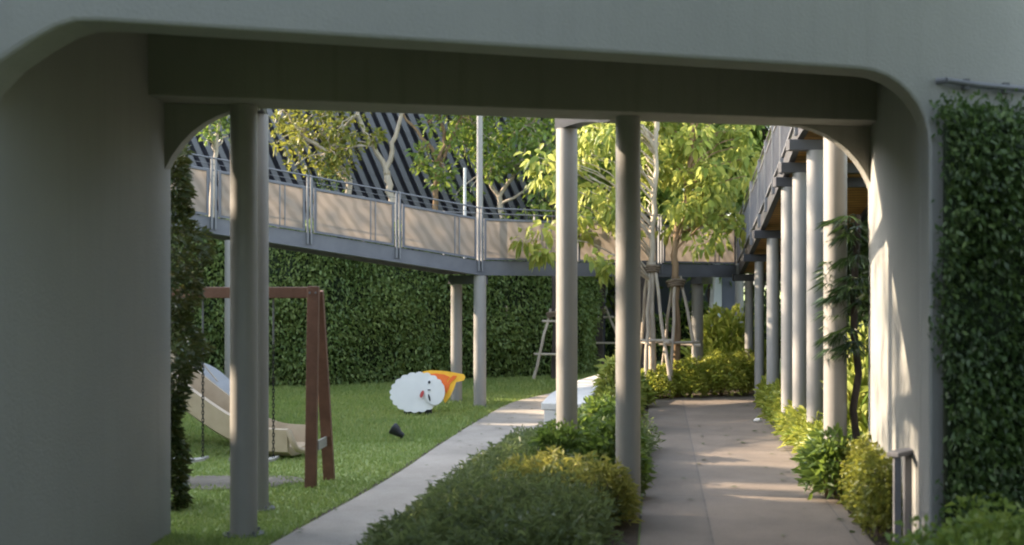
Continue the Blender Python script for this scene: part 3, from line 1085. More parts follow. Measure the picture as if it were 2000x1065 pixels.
# box hedge on the passage wall
parts = []
for z in np.arange(9.9, 11.7, .2):
    xw = 2.91 + (z - 8.57) * .156
    parts.append(shrub_arrays((xw - .09, z), (.19, .2), .58, 1100, .055, ratio=.55, up=.3) + (0,))
v, f, l, mi = merge(parts)
tag(mesh_np('box_shrub', v, f, l, [M['oleaf']], mi, None, (3.1, 10.5, 0)), 'small leaved clipped shrub along the right wall of the underpass, lit on its left', 'shrub')
# ground cover lower right
parts = []
for k in range(70):
    z = rb.uniform(7.0, 9.3)
    x = rb.uniform(.318 * z + .02, .318 * z + 2.1)
    xw = 2.91 + (z - 8.57) * .156
    if z > 8.2 and x > xw - .25: continue
    parts.append(shrub_arrays((x, z), (.28, .28), rb.uniform(.46, .66), 640, .075, ratio=.42, up=.4) + (0,))
v, f, l, mi = merge(parts)
tag(mesh_np('ground_cover', v, f, l, [M['bleaf']], mi), 'leafy green ground cover below the ivy wall', 'ground cover', kind='stuff')

# columnar shrub behind the left wall
n = 9000
zz = rng.random(n) * 3.35
rad = np.interp(zz, [0, 1.1, 1.5, 2.6, 3.35], [.17, .18, .33, .33, .16]) * (1 + .22 * np.sin(zz * 6) + .12 * np.sin(zz * 13 + 1)) * (.35 + .65 * np.sqrt(rng.random(n)))
tt = rng.random(n) * 6.283
pos = np.stack([-3.22 + rad * np.cos(tt), 11.35 + rad * np.sin(tt), zz], 1)
dr = np.stack([np.cos(tt) * .8, np.sin(tt) * .8, np.full(n, .1)], 1) + rng.normal(size=(n, 3)) * .5
cs = thing('columnar_shrub', (-3.22, 11.35, 0), 'narrow upright shrub with dark green foliage against the left wall of the underpass', 'shrub')
leaves('foliage', M['rust'], pos, dr, .085 * (.7 + .6 * rng.random(n)), cs, ratio=.35)
m_ = MB(); m_.tube([(-3.22, 11.35, 0), (-3.2, 11.36, 1.5), (-3.23, 11.34, 3.0)], [.035, .025, .01], 8); m_.build('stem', M['barkbrown'], cs)

# ------------------------------------------------------------------ trees
def limb(mb, pts, r0, r1, n=8, wob=.02):
    pts = [V(p) for p in pts]
    fine = []
    for i in range(len(pts) - 1):
        p0, p1, p2, p3 = pts[max(i - 1, 0)], pts[i], pts[i + 1], pts[min(i + 2, len(pts) - 1)]
        for j in range(4):
            t = j / 4
            fine.append(.5 * ((2 * p1) + (p2 - p0) * t + (2 * p0 - 5 * p1 + 4 * p2 - p3) * t * t + (3 * p1 - p0 - 3 * p2 + p3) * t ** 3))
    fine.append(pts[-1])
    k = len(fine) - 1
    fine = [p + V((random.gauss(0, wob), random.gauss(0, wob), 0)) * (0 < i < k) for i, p in enumerate(fine)]
    mb.tube(fine, [r0 + (r1 - r0) * (i / k) for i in range(k + 1)], n)


def crown_clusters(centres, rad, per, L, droop, ratio, dirbias=(0, 0, -.2), flat=.7, whorl=False):
    P_, D_ = [], []
    for c in centres:
        r = rad * random.uniform(.6, 1.25)
        k = max(4, int(per * random.uniform(.6, 1.3)))
        g = unit(rng.normal(size=(k, 3)))
        q = g * (r * rng.random(k) ** .45)[:, None] * np.array([1, 1, flat])
        P_.append(np.array(c)[None] + q)
        D_.append(g * .8 + np.array(dirbias)[None] + rng.normal(size=(k, 3)) * .4)
    return np.concatenate(P_), np.concatenate(D_)


def staked_tree(base, trunk_pts, r0, centres, rad, per, L, bark, leafm, label, twigs=.5, droop=.3, ratio=.42, group=None, name='young_tree', bias=(0, 0, -.35), flat=.7):
    t = thing(name, tuple(base), label, 'tree', group)
    mb_ = MB()
    limb(mb_, trunk_pts, r0, r0 * .45, 10, .012)
    tp = [V(p) for p in trunk_pts]
    for c in centres:
        if random.random() < twigs:
            c = V(c)
            # leave the trunk a little below the cluster
            zt = max(tp[0].z + (tp[-1].z - tp[0].z) * .35, min(tp[-1].z, c.z - .5 * (c - tp[-1]).xy.length - .1))
            for a, b in zip(tp[:-1], tp[1:]):
                if a.z <= zt <= b.z:
                    k = (zt - a.z) / max(1e-4, b.z - a.z)
                    s0 = a + (b - a) * k
                    break
            else:
                s0 = tp[-1]
            mid = (s0 + c) / 2 + V((0, 0, .12 * (c - s0).length))
            limb(mb_, [s0, mid, c], r0 * .28, .006, 6, .02)
    mb_.build('trunk', bark, t, smooth=True)
    p_, d_ = crown_clusters(centres, rad, per, L, droop, ratio, bias, flat)
    leaves('crown', leafm, p_, d_, L * (.6 + .7 * rng.random(len(p_))), t, ratio=ratio, fold=.3, droop=droop, big=True)
    return t


def pix_centres(regs):
    """regs: (x0,x1,y0,y1,Z0,Z1,count)"""
    out = []
    for x0, x1, y0, y1, z0, z1, k in regs:
        for _ in range(k):
            Z = random.uniform(z0, z1)
            x, y = random.uniform(x0, x1), random.uniform(y0, y1)
            if 20 < Z < 22.3 and 1235 < x < 1318:
                Z = 22.45 + random.random() * .8
            out.append(tuple(P(x, y, Z)))
    return out


# two young staked trees with pale green drooping leaves
tb = V((2.52, 22.0, 0))
c1 = pix_centres([(1130, 1300, 200, 300, 20.9, 23, 26), (1090, 1290, 290, 400, 20.8, 22.6, 22), (1040, 1090, 290, 350, 20.8, 21.6, 4), (1130, 1280, 400, 470, 20.8, 21.8, 11),
                  (1015, 1080, 430, 505, 20.4, 20.8, 4), (1150, 1195, 480, 545, 20.5, 20.9, 3), (1100, 1300, 60, 200, 20.9, 23.5, 26)])
staked_tree(tb, [tb, (2.50, 22.0, 1.2), (2.48, 22.0, 2.4), (2.56, 22.02, 3.6), (2.58, 22.05, 4.6), (2.66, 22.1, 6.0)], .072, c1, .24, 29, .165, M['bark'], M['yleaf'],
            'young staked tree with pale trunk and drooping yellow green leaves', droop=.4, ratio=.52)
tb2 = V((2.98, 22.15, 0))
c2 = pix_centres([(1290, 1465, 240, 330, 21.4, 23.2, 26), (1290, 1460, 320, 400, 21.2, 23.0, 22), (1290, 1440, 390, 450, 21, 22.4, 12), (1330, 1400, 460, 500, 21, 21.6, 3), (1430, 1460, 420, 470, 21.5, 22, 2),
                  (1290, 1460, 60, 230, 21.2, 23.5, 26)])
staked_tree(tb2, [tb2, (2.96, 22.15, 1.2), (2.93, 22.13, 2.2), (2.95, 22.15, 2.9), (3.2, 22.3, 3.9), (3.3, 22.35, 5.4)], .082, c2, .24, 29, .165, M['barkbrown'], M['yleaf'],
            'young staked tree with brown trunk leaning toward the ramp', droop=.4, ratio=.52)


def tripod(name, c, ring, feet, bars, label, mat=None):
    t = thing(name, (c[0], c[1], 0), label, 'tree stakes')
    for f_ in feet:
        m_ = MB()
        a = V((c[0] + (f_[0] - c[0]) * .16, c[1] + (f_[1] - c[1]) * .16, ring + .12))
        limb(m_, [V((f_[0], f_[1], -.05)), (V((f_[0], f_[1], 0)) + a) / 2, a], .035, .028, 8, .008)
        m_.build('stake', mat or M['stake'], t, smooth=True)
    for z, i, j in bars:
        k = 1 - z / (ring + .12)
        def at(f_):
            return V((c[0] + (f_[0] - c[0]) * (.16 + .84 * k), c[1] + (f_[1] - c[1]) * (.16 + .84 * k), z))
        a, b = at(feet[i]), at(feet[j])
        e = (b - a).normalized() * .12
        m_ = MB(); limb(m_, [a - e, (a + b) / 2, b + e], .027, .025, 8, .006)
        m_.build('cross_bar', mat or M['stake'], t, smooth=True)
    m_ = MB()
    for k in range(3):
        m_.tube([(c[0] + (.13 + .015 * k) * math.cos(q * .6283), c[1] + (.13 + .015 * k) * math.sin(q * .6283), ring - .05 + .04 * k + .02 * math.sin(q)) for q in range(11)], .026, 6)
    m_.build('tie', M['tie'], t, smooth=True)


tripod('stake_tripod', (2.48, 22.0), 2.33, [(2.84, 21.75), (2.3, 22.75), (2.36, 21.75)], [(1.02, 0, 1), (1.05, 0, 2), (1.0, 1, 2)], 'timber stakes tied round the pale trunked tree')
tripod('stake_tripod', (2.95, 22.15), 2.08, [(3.5, 22.3), (2.72, 22.7), (2.82, 21.85)], [(.95, 0, 1), (1.0, 0, 2)], 'timber stakes tied round the brown trunked tree')

# tree by the end of the hedge
tb3 = V((.9, 26.3, 0))
c3 = [tuple(tb3 + V((random.gauss(0, .55), random.gauss(0, .4), random.uniform(3.3, 5.2)))) for _ in range(36)]
staked_tree(tb3, [tb3, (.9, 26.3, 1.5), (.88, 26.3, 3.0), (.92, 26.32, 4.6)], .06, c3, .3, 22, .17, M['barkdark'], M['gleaf'], 'slim dark trunked tree at the right end of the hedge')
tripod('stake_tripod', (.9, 26.3), 1.4, [(.45, 26.15), (1.2, 26.0), (1.1, 26.8)], [(.55, 0, 1), (1.25, 0, 1)], 'grey stakes against the right end of the hedge')
# dark tree further back
tb4 = P(1172, 700, 31); tb4.z = 0
c4 = [tuple(tb4 + V((random.gauss(0, .9), random.gauss(0, .6), random.uniform(3.2, 6.5)))) for _ in range(50)]
staked_tree(tb4, [tb4, tb4 + V((0, 0, 1.2)), tb4 + V((.1, 0, 2.2)), tb4 + V((.25, 0, 4.6))], .11, c4, .4, 26, .2, M['barkdark'], M['gleaf'], 'dark trunked tree in front of the blue grey wall')
tripod('stake_tripod', (tb4.x, tb4.y), 1.35, [(tb4.x + .75, 30.9), (tb4.x - .6, 30.8), (tb4.x + .1, 31.7)], [(.55, 0, 1), (1.2, 0, 1)], 'thin stakes round the dark trunked tree by the blue grey wall')


# trees behind the walkway, in front of the slatted building
def forked(name, base, limbs, clusters, rad, per, L, bark, leafm, label, group=None, ratio=.45, r0=.1):
    t = thing(name, tuple(base), label, 'tree', group)
    mb_ = MB()
    for pts_, ra, rb_ in limbs:
        limb(mb_, pts_, ra, rb_, 9, .02)
    ends = [V(q) for pts_, _, _ in limbs for q in pts_[1:]]
    for c in clusters:
        c = V(c)
        e = min(ends, key=lambda q: (q - c).length)
        if .2 < (e - c).length < 1.6:
            limb(mb_, [e, (e + c) / 2 + V((0, 0, .08)), c], .022, .008, 6, .02)
    mb_.build('trunk', bark, t, smooth=True)
    p_, d_ = crown_clusters(clusters, rad, per, L, .15, ratio, (0, 0, .1), .8)
    leaves('crown', leafm, p_, d_, L * (.6 + .7 * rng.random(len(p_))), t, ratio=ratio, fold=.25, droop=.15, big=True)
    return t


ZB = 26.4
b1 = P(690, 560, ZB); b1.z = 0
forked('forked_tree', b1, [([b1, P(688, 450, ZB), P(680, 345, ZB)], .085, .07), ([P(680, 345, ZB), P(640, 300, ZB), P(590, 262, ZB), P(555, 215, ZB)], .06, .025),
                           ([P(684, 370, ZB), P(655, 325, 26.7), P(630, 270, 26.8), P(640, 190, 26.9)], .045, .02)],
       pix_centres([(520, 700, 190, 260, 25.7, 27, 28), (530, 690, 250, 330, 25.7, 26.9, 20), (590, 690, 320, 350, 25.7, 26.4, 7), (480, 700, 40, 190, 25.7, 27.2, 40)]), .27, 30, .13,
       M['bark'], M['oleaf'], 'olive leaved tree with pale slanting branches behind the left railing')
b2 = P(768, 560, ZB); b2.z = 0
forked('forked_tree', b2, [([b2, P(768, 450, ZB), P(762, 375, ZB), P(755, 335, ZB)], .09, .075), ([P(755, 335, ZB), P(728, 285, ZB), P(700, 225, ZB), P(680, 150, ZB)], .06, .03),
                           ([P(756, 340, ZB), P(768, 280, ZB), P(784, 225, ZB), P(800, 130, ZB)], .06, .03)],
       pix_centres([(725, 755, 255, 285, 26, 26.6, 3), (640, 700, 255, 310, 26, 26.6, 6), (650, 860, 20, 190, 25.6, 27.2, 50)]), .25, 26, .14,
       M['bark'], M['oleaf'], 'bare limbed tree forking in a V against the slatted building')
b3 = P(850, 560, ZB); b3.z = 0
forked('forked_tree', b3, [([b3, P(850, 460, ZB), P(852, 380, ZB), P(858, 320, ZB)], .07, .055), ([P(858, 320, ZB), P(835, 280, ZB), P(795, 235, ZB), P(770, 190, ZB)], .045, .02),
                           ([P(858, 320, ZB), P(868, 270, ZB), P(858, 220, ZB), P(850, 150, ZB)], .045, .02), ([P(858, 330, ZB), P(880, 280, ZB), P(900, 230, ZB)], .04, .02)],
       pix_centres([(805, 850, 290, 330, 26, 26.6, 6), (845, 885, 325, 350, 26, 26.6, 5), (830, 845, 235, 250, 26, 26.5, 2), (870, 930, 215, 310, 26, 26.9, 11), (800, 960, 60, 210, 25.6, 27, 30)]), .25, 34, .14,
       M['barkbrown'], M['bleaf'], 'small tree with round leaf clumps and brown stem left of the slender pole')
b4 = P(985, 560, ZB + .4); b4.z = 0
forked('forked_tree', b4, [([b4, P(980, 460, ZB + .4), P(975, 385, ZB + .4)], .07, .06), ([P(975, 385, ZB + .4), P(945, 340, ZB + .4), P(920, 260, ZB + .4)], .05, .02),
                           ([P(975, 385, ZB + .4), P(1010, 330, ZB + .4), P(1040, 250, ZB + .4)], .05, .02), ([P(978, 400, ZB + .4), P(1030, 370, ZB + .2), P(1060, 340, ZB)], .035, .015)],
       pix_centres([(900, 1080, 215, 320, 26, 27.4, 44), (940, 1080, 310, 345, 26, 27, 16), (890, 925, 370, 390, 26, 26.5, 2), (880, 1100, 60, 215, 26, 27.4, 44)]), .27, 36, .14,
       M['bark'], M['bleaf'], 'bushy rounded green tree right of the slender pole')
shrub('dark_bush', (-3.85, 25.9), (.62, .5), 4.35, 1500, .12, M['dleaf'], 'dark bush topping the hedge beside the olive leaved tree', 'bush', ratio=.4, up=.5)
b5 = P(415, 560, 24.9); b5.z = 0
forked('forked_tree', b5, [([b5, P(415, 400, 25.2), P(420, 300, 25.4), P(440, 180, 25.4)], .07, .03)],
       pix_centres([(400, 450, 225, 290, 24.9, 25.5, 9), (370, 470, 60, 210, 24.8, 25.8, 22)]), .22, 26, .13, M['bark'], M['gleaf'], 'light green tree at the left end behind the nearest lawn column')


# broad dense trees closing the far view
def dense_tree(c, r, z0, z1, label, mat, n=5200, L=.26):
    t = thing('broad_tree', (c[0], c[1], 0), label, 'tree', 'broad trees closing the far view')
    m_ = MB()
    limb(m_, [(c[0], c[1], 0), (c[0] + .1, c[1], z0 * .6), (c[0] + .05, c[1], z0 + .6), (c[0], c[1], z1 * .75)], .2, .08, 10)
    cl = []
    for k in range(90):
        a = random.random() * 6.283
        q = math.sqrt(random.random())
        z = random.uniform(z0, z1)
        k2 = math.sqrt(max(.06, 1 - ((z - (z0 + z1) / 2) / ((z1 - z0) / 2 * 1.08)) ** 2))
        cl.append((c[0] + r * q * k2 * math.cos(a), c[1] + r * q * k2 * math.sin(a), z))
    for q in cl[:16]:
        limb(m_, [(c[0] + .03, c[1], min(q[2] * .7, z1 * .7)), ((c[0] + q[0]) / 2, (c[1] + q[1]) / 2, q[2] * .88), q], .06, .02, 6)
    m_.build('trunk', M['barkdark'], t, smooth=True)
    p_, d_ = crown_clusters(cl, r * .34, n // 58, L, .2, .45, (0, 0, 0), .75)
    leaves('crown', mat, p_, d_, L * (.6 + .7 * rng.random(len(p_))), t, ratio=.45, big=False)


for x, y, r, z0, z1, lab, mt in [(1.9, 34.5, 2.3, 1.6, 8.4, 'broad green tree behind the dark trunked tree', 'gleaf'), (5.0, 31.0, 2.8, 2.4, 8.8, 'broad green tree behind the staked trees', 'gleaf'),
                                 (7.6, 30.5, 2.8, 1.2, 8.4, 'deep green tree beyond the junction of ramp and walkway', 'dleaf'), (3.6, 38.5, 3.0, .6, 9.4, 'deep green tree at the back between the two broad green trees', 'dleaf'),
                                 (6.4, 27.6, 2.1, 3.3, 8.6, 'bright green tree just beyond the walkway, nearest the pale wedge pillar', 'bleaf'), (3.0, 28.6, 2.2, 3.6, 8.6, 'bright green tree just beyond the walkway behind the pale trunk', 'bleaf'),
                                 (12.0, 30, 3.0, .8, 9.0, 'deep green tree beyond the ramp at the far right', 'dleaf'), (-.5, 40, 3.2, .5, 9.5, 'deep green tree behind the right end of the slatted building', 'dleaf')]:
    dense_tree((x, y), r, z0, z1, lab, M[mt])

for x, y, z0, z1, lab in [(-17.5, 15.0, 9.6, 13.6, 'unseen airy tree added at far left for leaf dapple, nearest the underpass'), (-18, 21.4, 9.4, 14.4, 'unseen airy tree added at far left for leaf dapple, middle of three'), (-17.5, 24.3, 9.4, 14.4, 'unseen airy tree added at far left for leaf dapple, farthest from the underpass')]:  # out-of-view trees added to dapple the right wall and ramp columns
    cl = [(x + random.gauss(0, .5), y + random.uniform(-1.5, 1.5), random.uniform(z0, z1)) for _ in range(46 if y < 18 else 64)]
    tb_ = V((x, y, 0))
    staked_tree(tb_, [tb_, (x + .1, y, 4), (x, y + .1, 8), (x, y, z1 - .5)], .13, cl, .42, 15, .26, M['barkdark'], M['gleaf'], lab, name='dapple_tree', bias=(0, 0, -.1))
# far hedges and walls beyond the walkway
hedge('low_hedge', [(1.9, 31.8), (4.2, 32.6)], 1.15, .7, .14, 240, M['gleaf'], 'low hedge in front of the blue grey wall')
hedge('low_hedge', [(4.35, 33.2), (8.5, 33.6)], 1.5, .7, .14, 240, M['gleaf'], 'low hedge right of the pale wedge pillar')
bw = thing('garden_wall', (3.2, 34, 0), 'blue grey garden wall beyond the far lawn', 'wall')
m_ = MB(); m_.box((3.2, 34.4, 1.35), (5.4, .3, 2.7)); m_.build('wall_panel', M['bluewall'], bw, bevel=.01)
m_ = MB(); m_.box((3.2, 34.4, 2.74), (5.5, .4, .08)); m_.build('coping', M['steel'], bw)
# pale wedge pillar and its lintel
wp = thing('wedge_pillar', (5.0, 29, 0), 'pale tapering pillar seen under the walkway beside the ramp', 'pillar')
a0, a1, b0, b1_ = P(1392, 700, 29.5), P(1440, 700, 29.5), P(1403, 545, 29.5), P(1440, 545, 29.5)
m_ = MB()
m_.prism([(a0.x - .1, 29.5, 0), (a0.x + .22, 29.5, 0), (a0.x + .22, 29.5, 2.9), (b0.x - .02, 29.5, 2.9)], [(a0.x - .1, 30.1, 0), (a0.x + .22, 30.1, 0), (a0.x + .22, 30.1, 2.9), (b0.x - .02, 30.1, 2.9)])
m_.build('pale_face', M['palewall'], wp, bevel=.01)
m_ = MB(); m_.box((a0.x + .22 + .2, 29.85, 1.45), (.394, .5, 2.9)); m_.build('grey_face', M['bluewall'], wp, bevel=.01)
cF = P(1444, 700, 29); cF.z = 0
column(cF, 2.6, .2, 'pale column beside the tapering pillar far under the walkway')

# ------------------------------------------------------------------ slatted building
sb = thing('slatted_building', (-6, 31, 0), 'dark building clad in leaning blue grey slats behind the trees', 'building')
m_ = MB()
m_.prism([(-22, 27.9, 0), (2.4, 31.6, 0), (2.4, 36, 0), (-22, 36, 0)], [(-22, 27.9, 9), (2.4, 31.6, 9), (2.4, 36, 9), (-22, 36, 9)])
m_.build('wall', M['wallback'], sb)
d = (V((2.4, 31.6, 0)) - V((-22, 27.9, 0))).normalized()
nrm = V((d.y, -d.x, 0))
m_ = MB()
lean = .43
L = 24.6
k = -4.0
while k < L + .2:
    for z0, z1 in ((1.2, 8.9),):
        ua, ub = k + (8.9 - z0) * lean, k + (8.9 - z1) * lean
        if ua > L: 
            z0n = 8.9 - (L - k) / lean
            if z0n > z1 - .2: continue
            ua, z0 = L, z0n
        if ub < 0:
            z1 = 8.9 - (0 - k) / lean
            if z1 < z0 + .2: continue
            ub = 0
        a = V((-22, 27.9, 0)) + d * ua + nrm * .13 + V((0, 0, z0))
        b = V((-22, 27.9, 0)) + d * ub + nrm * .13 + V((0, 0, z1))
        m_.bar(a, b, .125, .2, up=tuple(nrm))
    k += .265
m_.build('slat_screen', M['slat'], sb)
m_ = MB()
for z in (1.2, 8.85):
    a, b = V((-22, 27.9, z)) + nrm * .04, V((2.4, 31.6, z)) + nrm * .04
    m_.bar(a, b, .06, .14)
m_.build('support_rail', M['darksteel'], sb)

# ------------------------------------------------------------------ bench
bn = thing('bench', (.9, 18.5, 0), 'low white concrete bench running beside the lawn path', 'bench')
nl = [(.40, 16.9), (.62, 18.6), (1.0, 20.4), (1.62, 22.3), (1.75, 22.6)]
nr = [(1.0, 16.75), (1.2, 18.3), (1.55, 19.95), (2.1, 21.8), (2.22, 22.1)]
la, lb = smooth_line(nl), smooth_line(nr)
m_ = MB()
n = len(la)
for zb, zt, grow, nm_ in ((0, .33, -.04, 'base'), (.333, .43, 0, 'seat_slab')):
    m_ = MB()
    A = [(x - grow, y) for x, y in la]
    B = [(x + grow, y) for x, y in lb]
    ring = A + B[::-1]
    m_.prism([(x, y, zb) for x, y in ring], [(x, y, zt) for x, y in ring])
    m_.build(nm_, M['bench'], bn, bevel=.02)

# ------------------------------------------------------------------ swing frame and swings
sw = thing('swing_stand', (-3.2, 12.75, 0), 'red brown timber A frame for swings on the lawn', 'swing stand')
tz = 2.04
m_ = MB(); m_.bar((-4.9, 12.72, 1.985), (-2.0, 12.72, 1.985), .10, .115); m_.build('top_beam', M['woodred'], sw, bevel=.008)


def leg(a, b, w=.115, t=.10):
    m_ = MB(); m_.bar(a, b, w, t, up=(0, 1, 0)); m_.build('leg', M['woodred'], sw, bevel=.008)


leg((-2.05, 12.52, 0), (-2.035, 12.60, 2.05))
leg((-1.935, 13.02, 0), (-2.03, 12.845, 2.0))
leg((-4.95, 12.4, 0), (-4.93, 12.60, 2.05))
leg((-4.95, 13.1, 0), (-4.93, 12.845, 2.0))
m_ = MB(); m_.bar((-1.99, 12.575, .42), (-1.955, 12.95, .42), .02, .10); m_.build('brace_plate', M['seat'], sw)
m_ = MB()
for dx in (-.03, .03):
    m_.tube([(-2.035 + dx, 12.535, 1.985), (-2.035 + dx, 12.550, 1.985)], .012, 8)
m_.build('bolt', M['rail'], sw)


def swing(xc, half, label):
    t = thing('swing', (xc, 12.72, .33), label, 'swing', 'swings under the timber frame')
    for sgn in (-1, 1):
        m_ = MB()
        x = xc + sgn * half
        z = 1.90
        m_.tube([(x, 12.72, 1.925), (x, 12.72, 1.45)], .011, 8)
        m_.build('rope_sleeve', M['sleeve'], t)
        m_ = MB()
        z, k = 1.45, 0
        while z > .30:
            w = .026
            pts_ = []
            for q in range(13):
                a = q / 12 * 6.2832
                du, dz = .011 * math.cos(a), .026 * math.sin(a)
                pts_.append((x + (du if k % 2 == 0 else 0), 12.72 + (du if k % 2 else 0), z - .025 + dz))
            m_.tube(pts_, .005, 6, cap=False)
            z -= .038
            k += 1
        m_.build('chain', M['chain'], t)
    m_ = MB()
    nseg = 8
    prof_ = []
    for i in range(nseg + 1):
        q = -1 + 2 * i / nseg
        prof_.append((xc + q * (half + .04), .285 - .03 * (1 - q * q)))
    ring_a = [(x, 12.62, z) for x, z in prof_] + [(x, 12.62, z - .025) for x, z in reversed(prof_)]
    ring_b = [(x, 12.82, z) for x, z in prof_] + [(x, 12.82, z - .025) for x, z in reversed(prof_)]
    m_.prism(ring_a, ring_b)
    m_.build('seat', M['seat'], t)


swing(-3.40, .20, 'swing with a pale seat hanging close to the left wall of the underpass')
swing(-2.67, .20, 'swing with a pale seat hanging behind the two lawn columns')


# ------------------------------------------------------------------ slide and climbing arch
def sweep(mb, path, prof, sidev=None):
    """sweep a closed profile of (side, up) points along path"""
    path = [V(p) for p in path]
    n = len(prof)
    o = len(mb.v)
    for i, p in enumerate(path):
        d = (path[min(i + 1, len(path) - 1)] - path[max(i - 1, 0)]).normalized()
        sd = d.cross(V((0, 0, 1))).normalized()
        upv = sd.cross(d)
        for a, b in prof:
            mb.v.append(tuple(p + sd * a + upv * b))
    for i in range(len(path) - 1):
        for k in range(n):
            k2 = (k + 1) % n
            mb.f.append((o + i * n + k, o + i * n + k2, o + (i + 1) * n + k2, o + (i + 1) * n + k)); mb.m.append(0)
    mb.f.append(tuple(o + k for k in range(n))); mb.m.append(0)
    mb.f.append(tuple(o + (len(path) - 1) * n + k for k in reversed(range(n)))); mb.m.append(0)


def dense(pts, k=5):
    pts = [V(p) for p in pts]
    out = []
    for i in range(len(pts) - 1):
        p0, p1, p2, p3 = pts[max(i - 1, 0)], pts[i], pts[i + 1], pts[min(i + 2, len(pts) - 1)]
        for j in range(k):
            t = j / k
            out.append(.5 * ((2 * p1) + (p2 - p0) * t + (2 * p0 - 5 * p1 + 4 * p2 - p3) * t * t + (3 * p1 - p0 - 3 * p2 + p3) * t ** 3))
    out.append(pts[-1])
    return out


sl = thing('slide', (-4.2, 15.2, 0), 'tan plastic playground slide ending on the lawn behind the columns', 'slide')
path_ = dense([(-5.6, 15.7, 1.42), (-5.2, 15.62, 1.36), (-4.7, 15.45, 1.10), (-4.24, 15.3, .80), (-3.80, 15.12, .50), (-3.40, 14.97, .27), (-3.05, 14.84, .14), (-2.78, 14.74, .10), (-2.54, 14.65, .10)])
pr = [(-.27, .26), (-.22, .27), (-.20, .06), (-.12, .02), (.12, .02), (.20, .06), (.22, .27), (.27, .26), (.26, .0), (.16, -.06), (-.16, -.06), (-.26, .0)]
m_ = MB(); sweep(m_, path_, pr); m_.build('chute', M['tan'], sl, smooth=True, bevel=0)
# rounded exit lip
m_ = MB()
e0, e1 = path_[-1], path_[-4]
dd = (e0 - e1).normalized(); sdv = dd.cross(V((0, 0, 1))).normalized()
for k in range(1):
    lipp = dense([e0 - sdv * .245 + V((0, 0, .25)), e0 - sdv * .25 + dd * .06 + V((0, 0, .13)), e0 - sdv * .2 + dd * .09 + V((0, 0, .03)), e0 + dd * .10 + V((0, 0, -.01)), e0 + sdv * .2 + dd * .09 + V((0, 0, .03)), e0 + sdv * .25 + dd * .06 + V((0, 0, .13)), e0 + sdv * .245 + V((0, 0, .25))], 4)
    m_.tube(lipp, .035, 8)
m_.build('lip', M['tan'], sl, smooth=True)
m_ = MB(); m_.box((-6.2, 15.85, 1.40), (1.3, 1.1, .08)); m_.build('platform', M['slidegrey'], sl, bevel=.01)
for x in (-6.75, -5.66):
    for y in (15.37, 16.33):
        m_ = MB(); m_.tube([(x, y, 0), (x, y, 2.1)], .05, 10); m_.build('post', M['navy'], sl, smooth=True)
for y in (15.37, 16.33):
    m_ = MB(); m_.tube([(-6.75, y, 2.05), (-5.66, y, 2.05)], .025, 8); m_.build('guard_rail', M['navy'], sl)
m_ = MB()
for i in range(5):
    m_.tube([(-6.95 - .06 * (4 - i), 15.5, .25 + .26 * i), (-6.95 - .06 * (4 - i), 16.2, .25 + .26 * i)], .022, 8)
for y in (15.5, 16.2):
    m_.tube([(-7.25, y, 0), (-6.9, y, 1.6)], .025, 8)
m_.build('ladder', M['navy'], sl)

ca = thing('climbing_arch', (-4.0, 16.2, 0), 'grey climbing arch with a navy lower edge beside the slide', 'climbing frame')
ap = dense([P(250, 770, 16.3), P(300, 722, 16.3), P(345, 712, 16.2), P(385, 722, 16.1), P(420, 750, 16.0), P(450, 790, 15.9), P(478, 845, 15.8), P(490, 868, 15.8)])
m_ = MB(); sweep(m_, ap, [(-.3, .035), (.3, .035), (.3, -.035), (-.3, -.035)]); m_.build('arch_panel', M['slidegrey'], ca, smooth=True)
m_ = MB()
for sgn in (-1, 1):
    off = V((.1 * 0, sgn * .33, -.09))
    m_.tube([p + off for p in ap], .035, 8)
m_.build('edge_tube', M['navy'], ca, smooth=True)
m_ = MB(); m_.tube(dense([P(338, 585, 16.1), P(352, 625, 16.1), P(372, 680, 16.05), P(400, 715, 16.0), P(425, 745, 15.95)]), .012, 6); m_.build('grab_rope', M['stake'], ca, smooth=True)

# ------------------------------------------------------------------ garden cutout
gc = thing('garden_cutout', tuple(G(815, 815)), 'white scalloped cartoon cutout with orange and yellow crest lying on the lawn', 'garden ornament')
Zc = 19.2


def flat(pts_px, Z, th, mat, name, dz=0, parent=None):
    a = [P(x, y, Z) for x, y in pts_px]
    # real plane leaning back a little
    m_ = MB()
    lean_ = .18
    fr = [V((p.x, p.y + (p.z) * lean_ + dz, p.z)) for p in a]
    m_.prism([tuple(p) for p in fr], [tuple(p + V((0, th, -th * .15))) for p in fr])
    return m_.build(name, mat, parent or gc)


body = []
for k in range(132):
    a = 2 * math.pi * k / 132
    sc = 1 + .075 * abs(math.sin(a * 10)) - .045
    ex, ey = 53 * math.cos(a) * sc, 38.5 * math.sin(a) * sc
    r_ = -.10
    body.append((814 + ex * math.cos(r_) - ey * math.sin(r_), 767 + ex * math.sin(r_) + ey * math.cos(r_)))
bo = flat(body, Zc, .05, M['white'], 'body')
face = [(849 + 19.5 * math.cos(a), 766 + 25 * math.sin(a) + 0 * a) for a in [2 * math.pi * k / 40 for k in range(40)]]
fo = flat(face, Zc, .04, M['white'], 'face', -.045)
crest = [(822, 728), (840, 725), (862, 726), (885, 729), (905, 733), (908, 738), (905, 745), (890, 748), (886, 760), (880, 773), (872, 785), (868, 789), (862, 770), (852, 752), (838, 738)]
flat(crest, Zc, .04, M['yellow'], 'crest', .06)
inner = [(836, 733), (850, 731), (866, 733), (878, 738), (872, 744), (874, 752), (868, 760), (865, 768), (860, 758), (850, 746), (842, 739)]
flat(inner, Zc, .012, M['orange'], 'crest_inlay', .045)
band = [(884, 735), (892, 736), (888, 741), (878, 750), (876, 760), (871, 770), (868, 764), (872, 752), (876, 743)]
flat(band, Zc, .012, M['orange'], 'crest_band', .044)


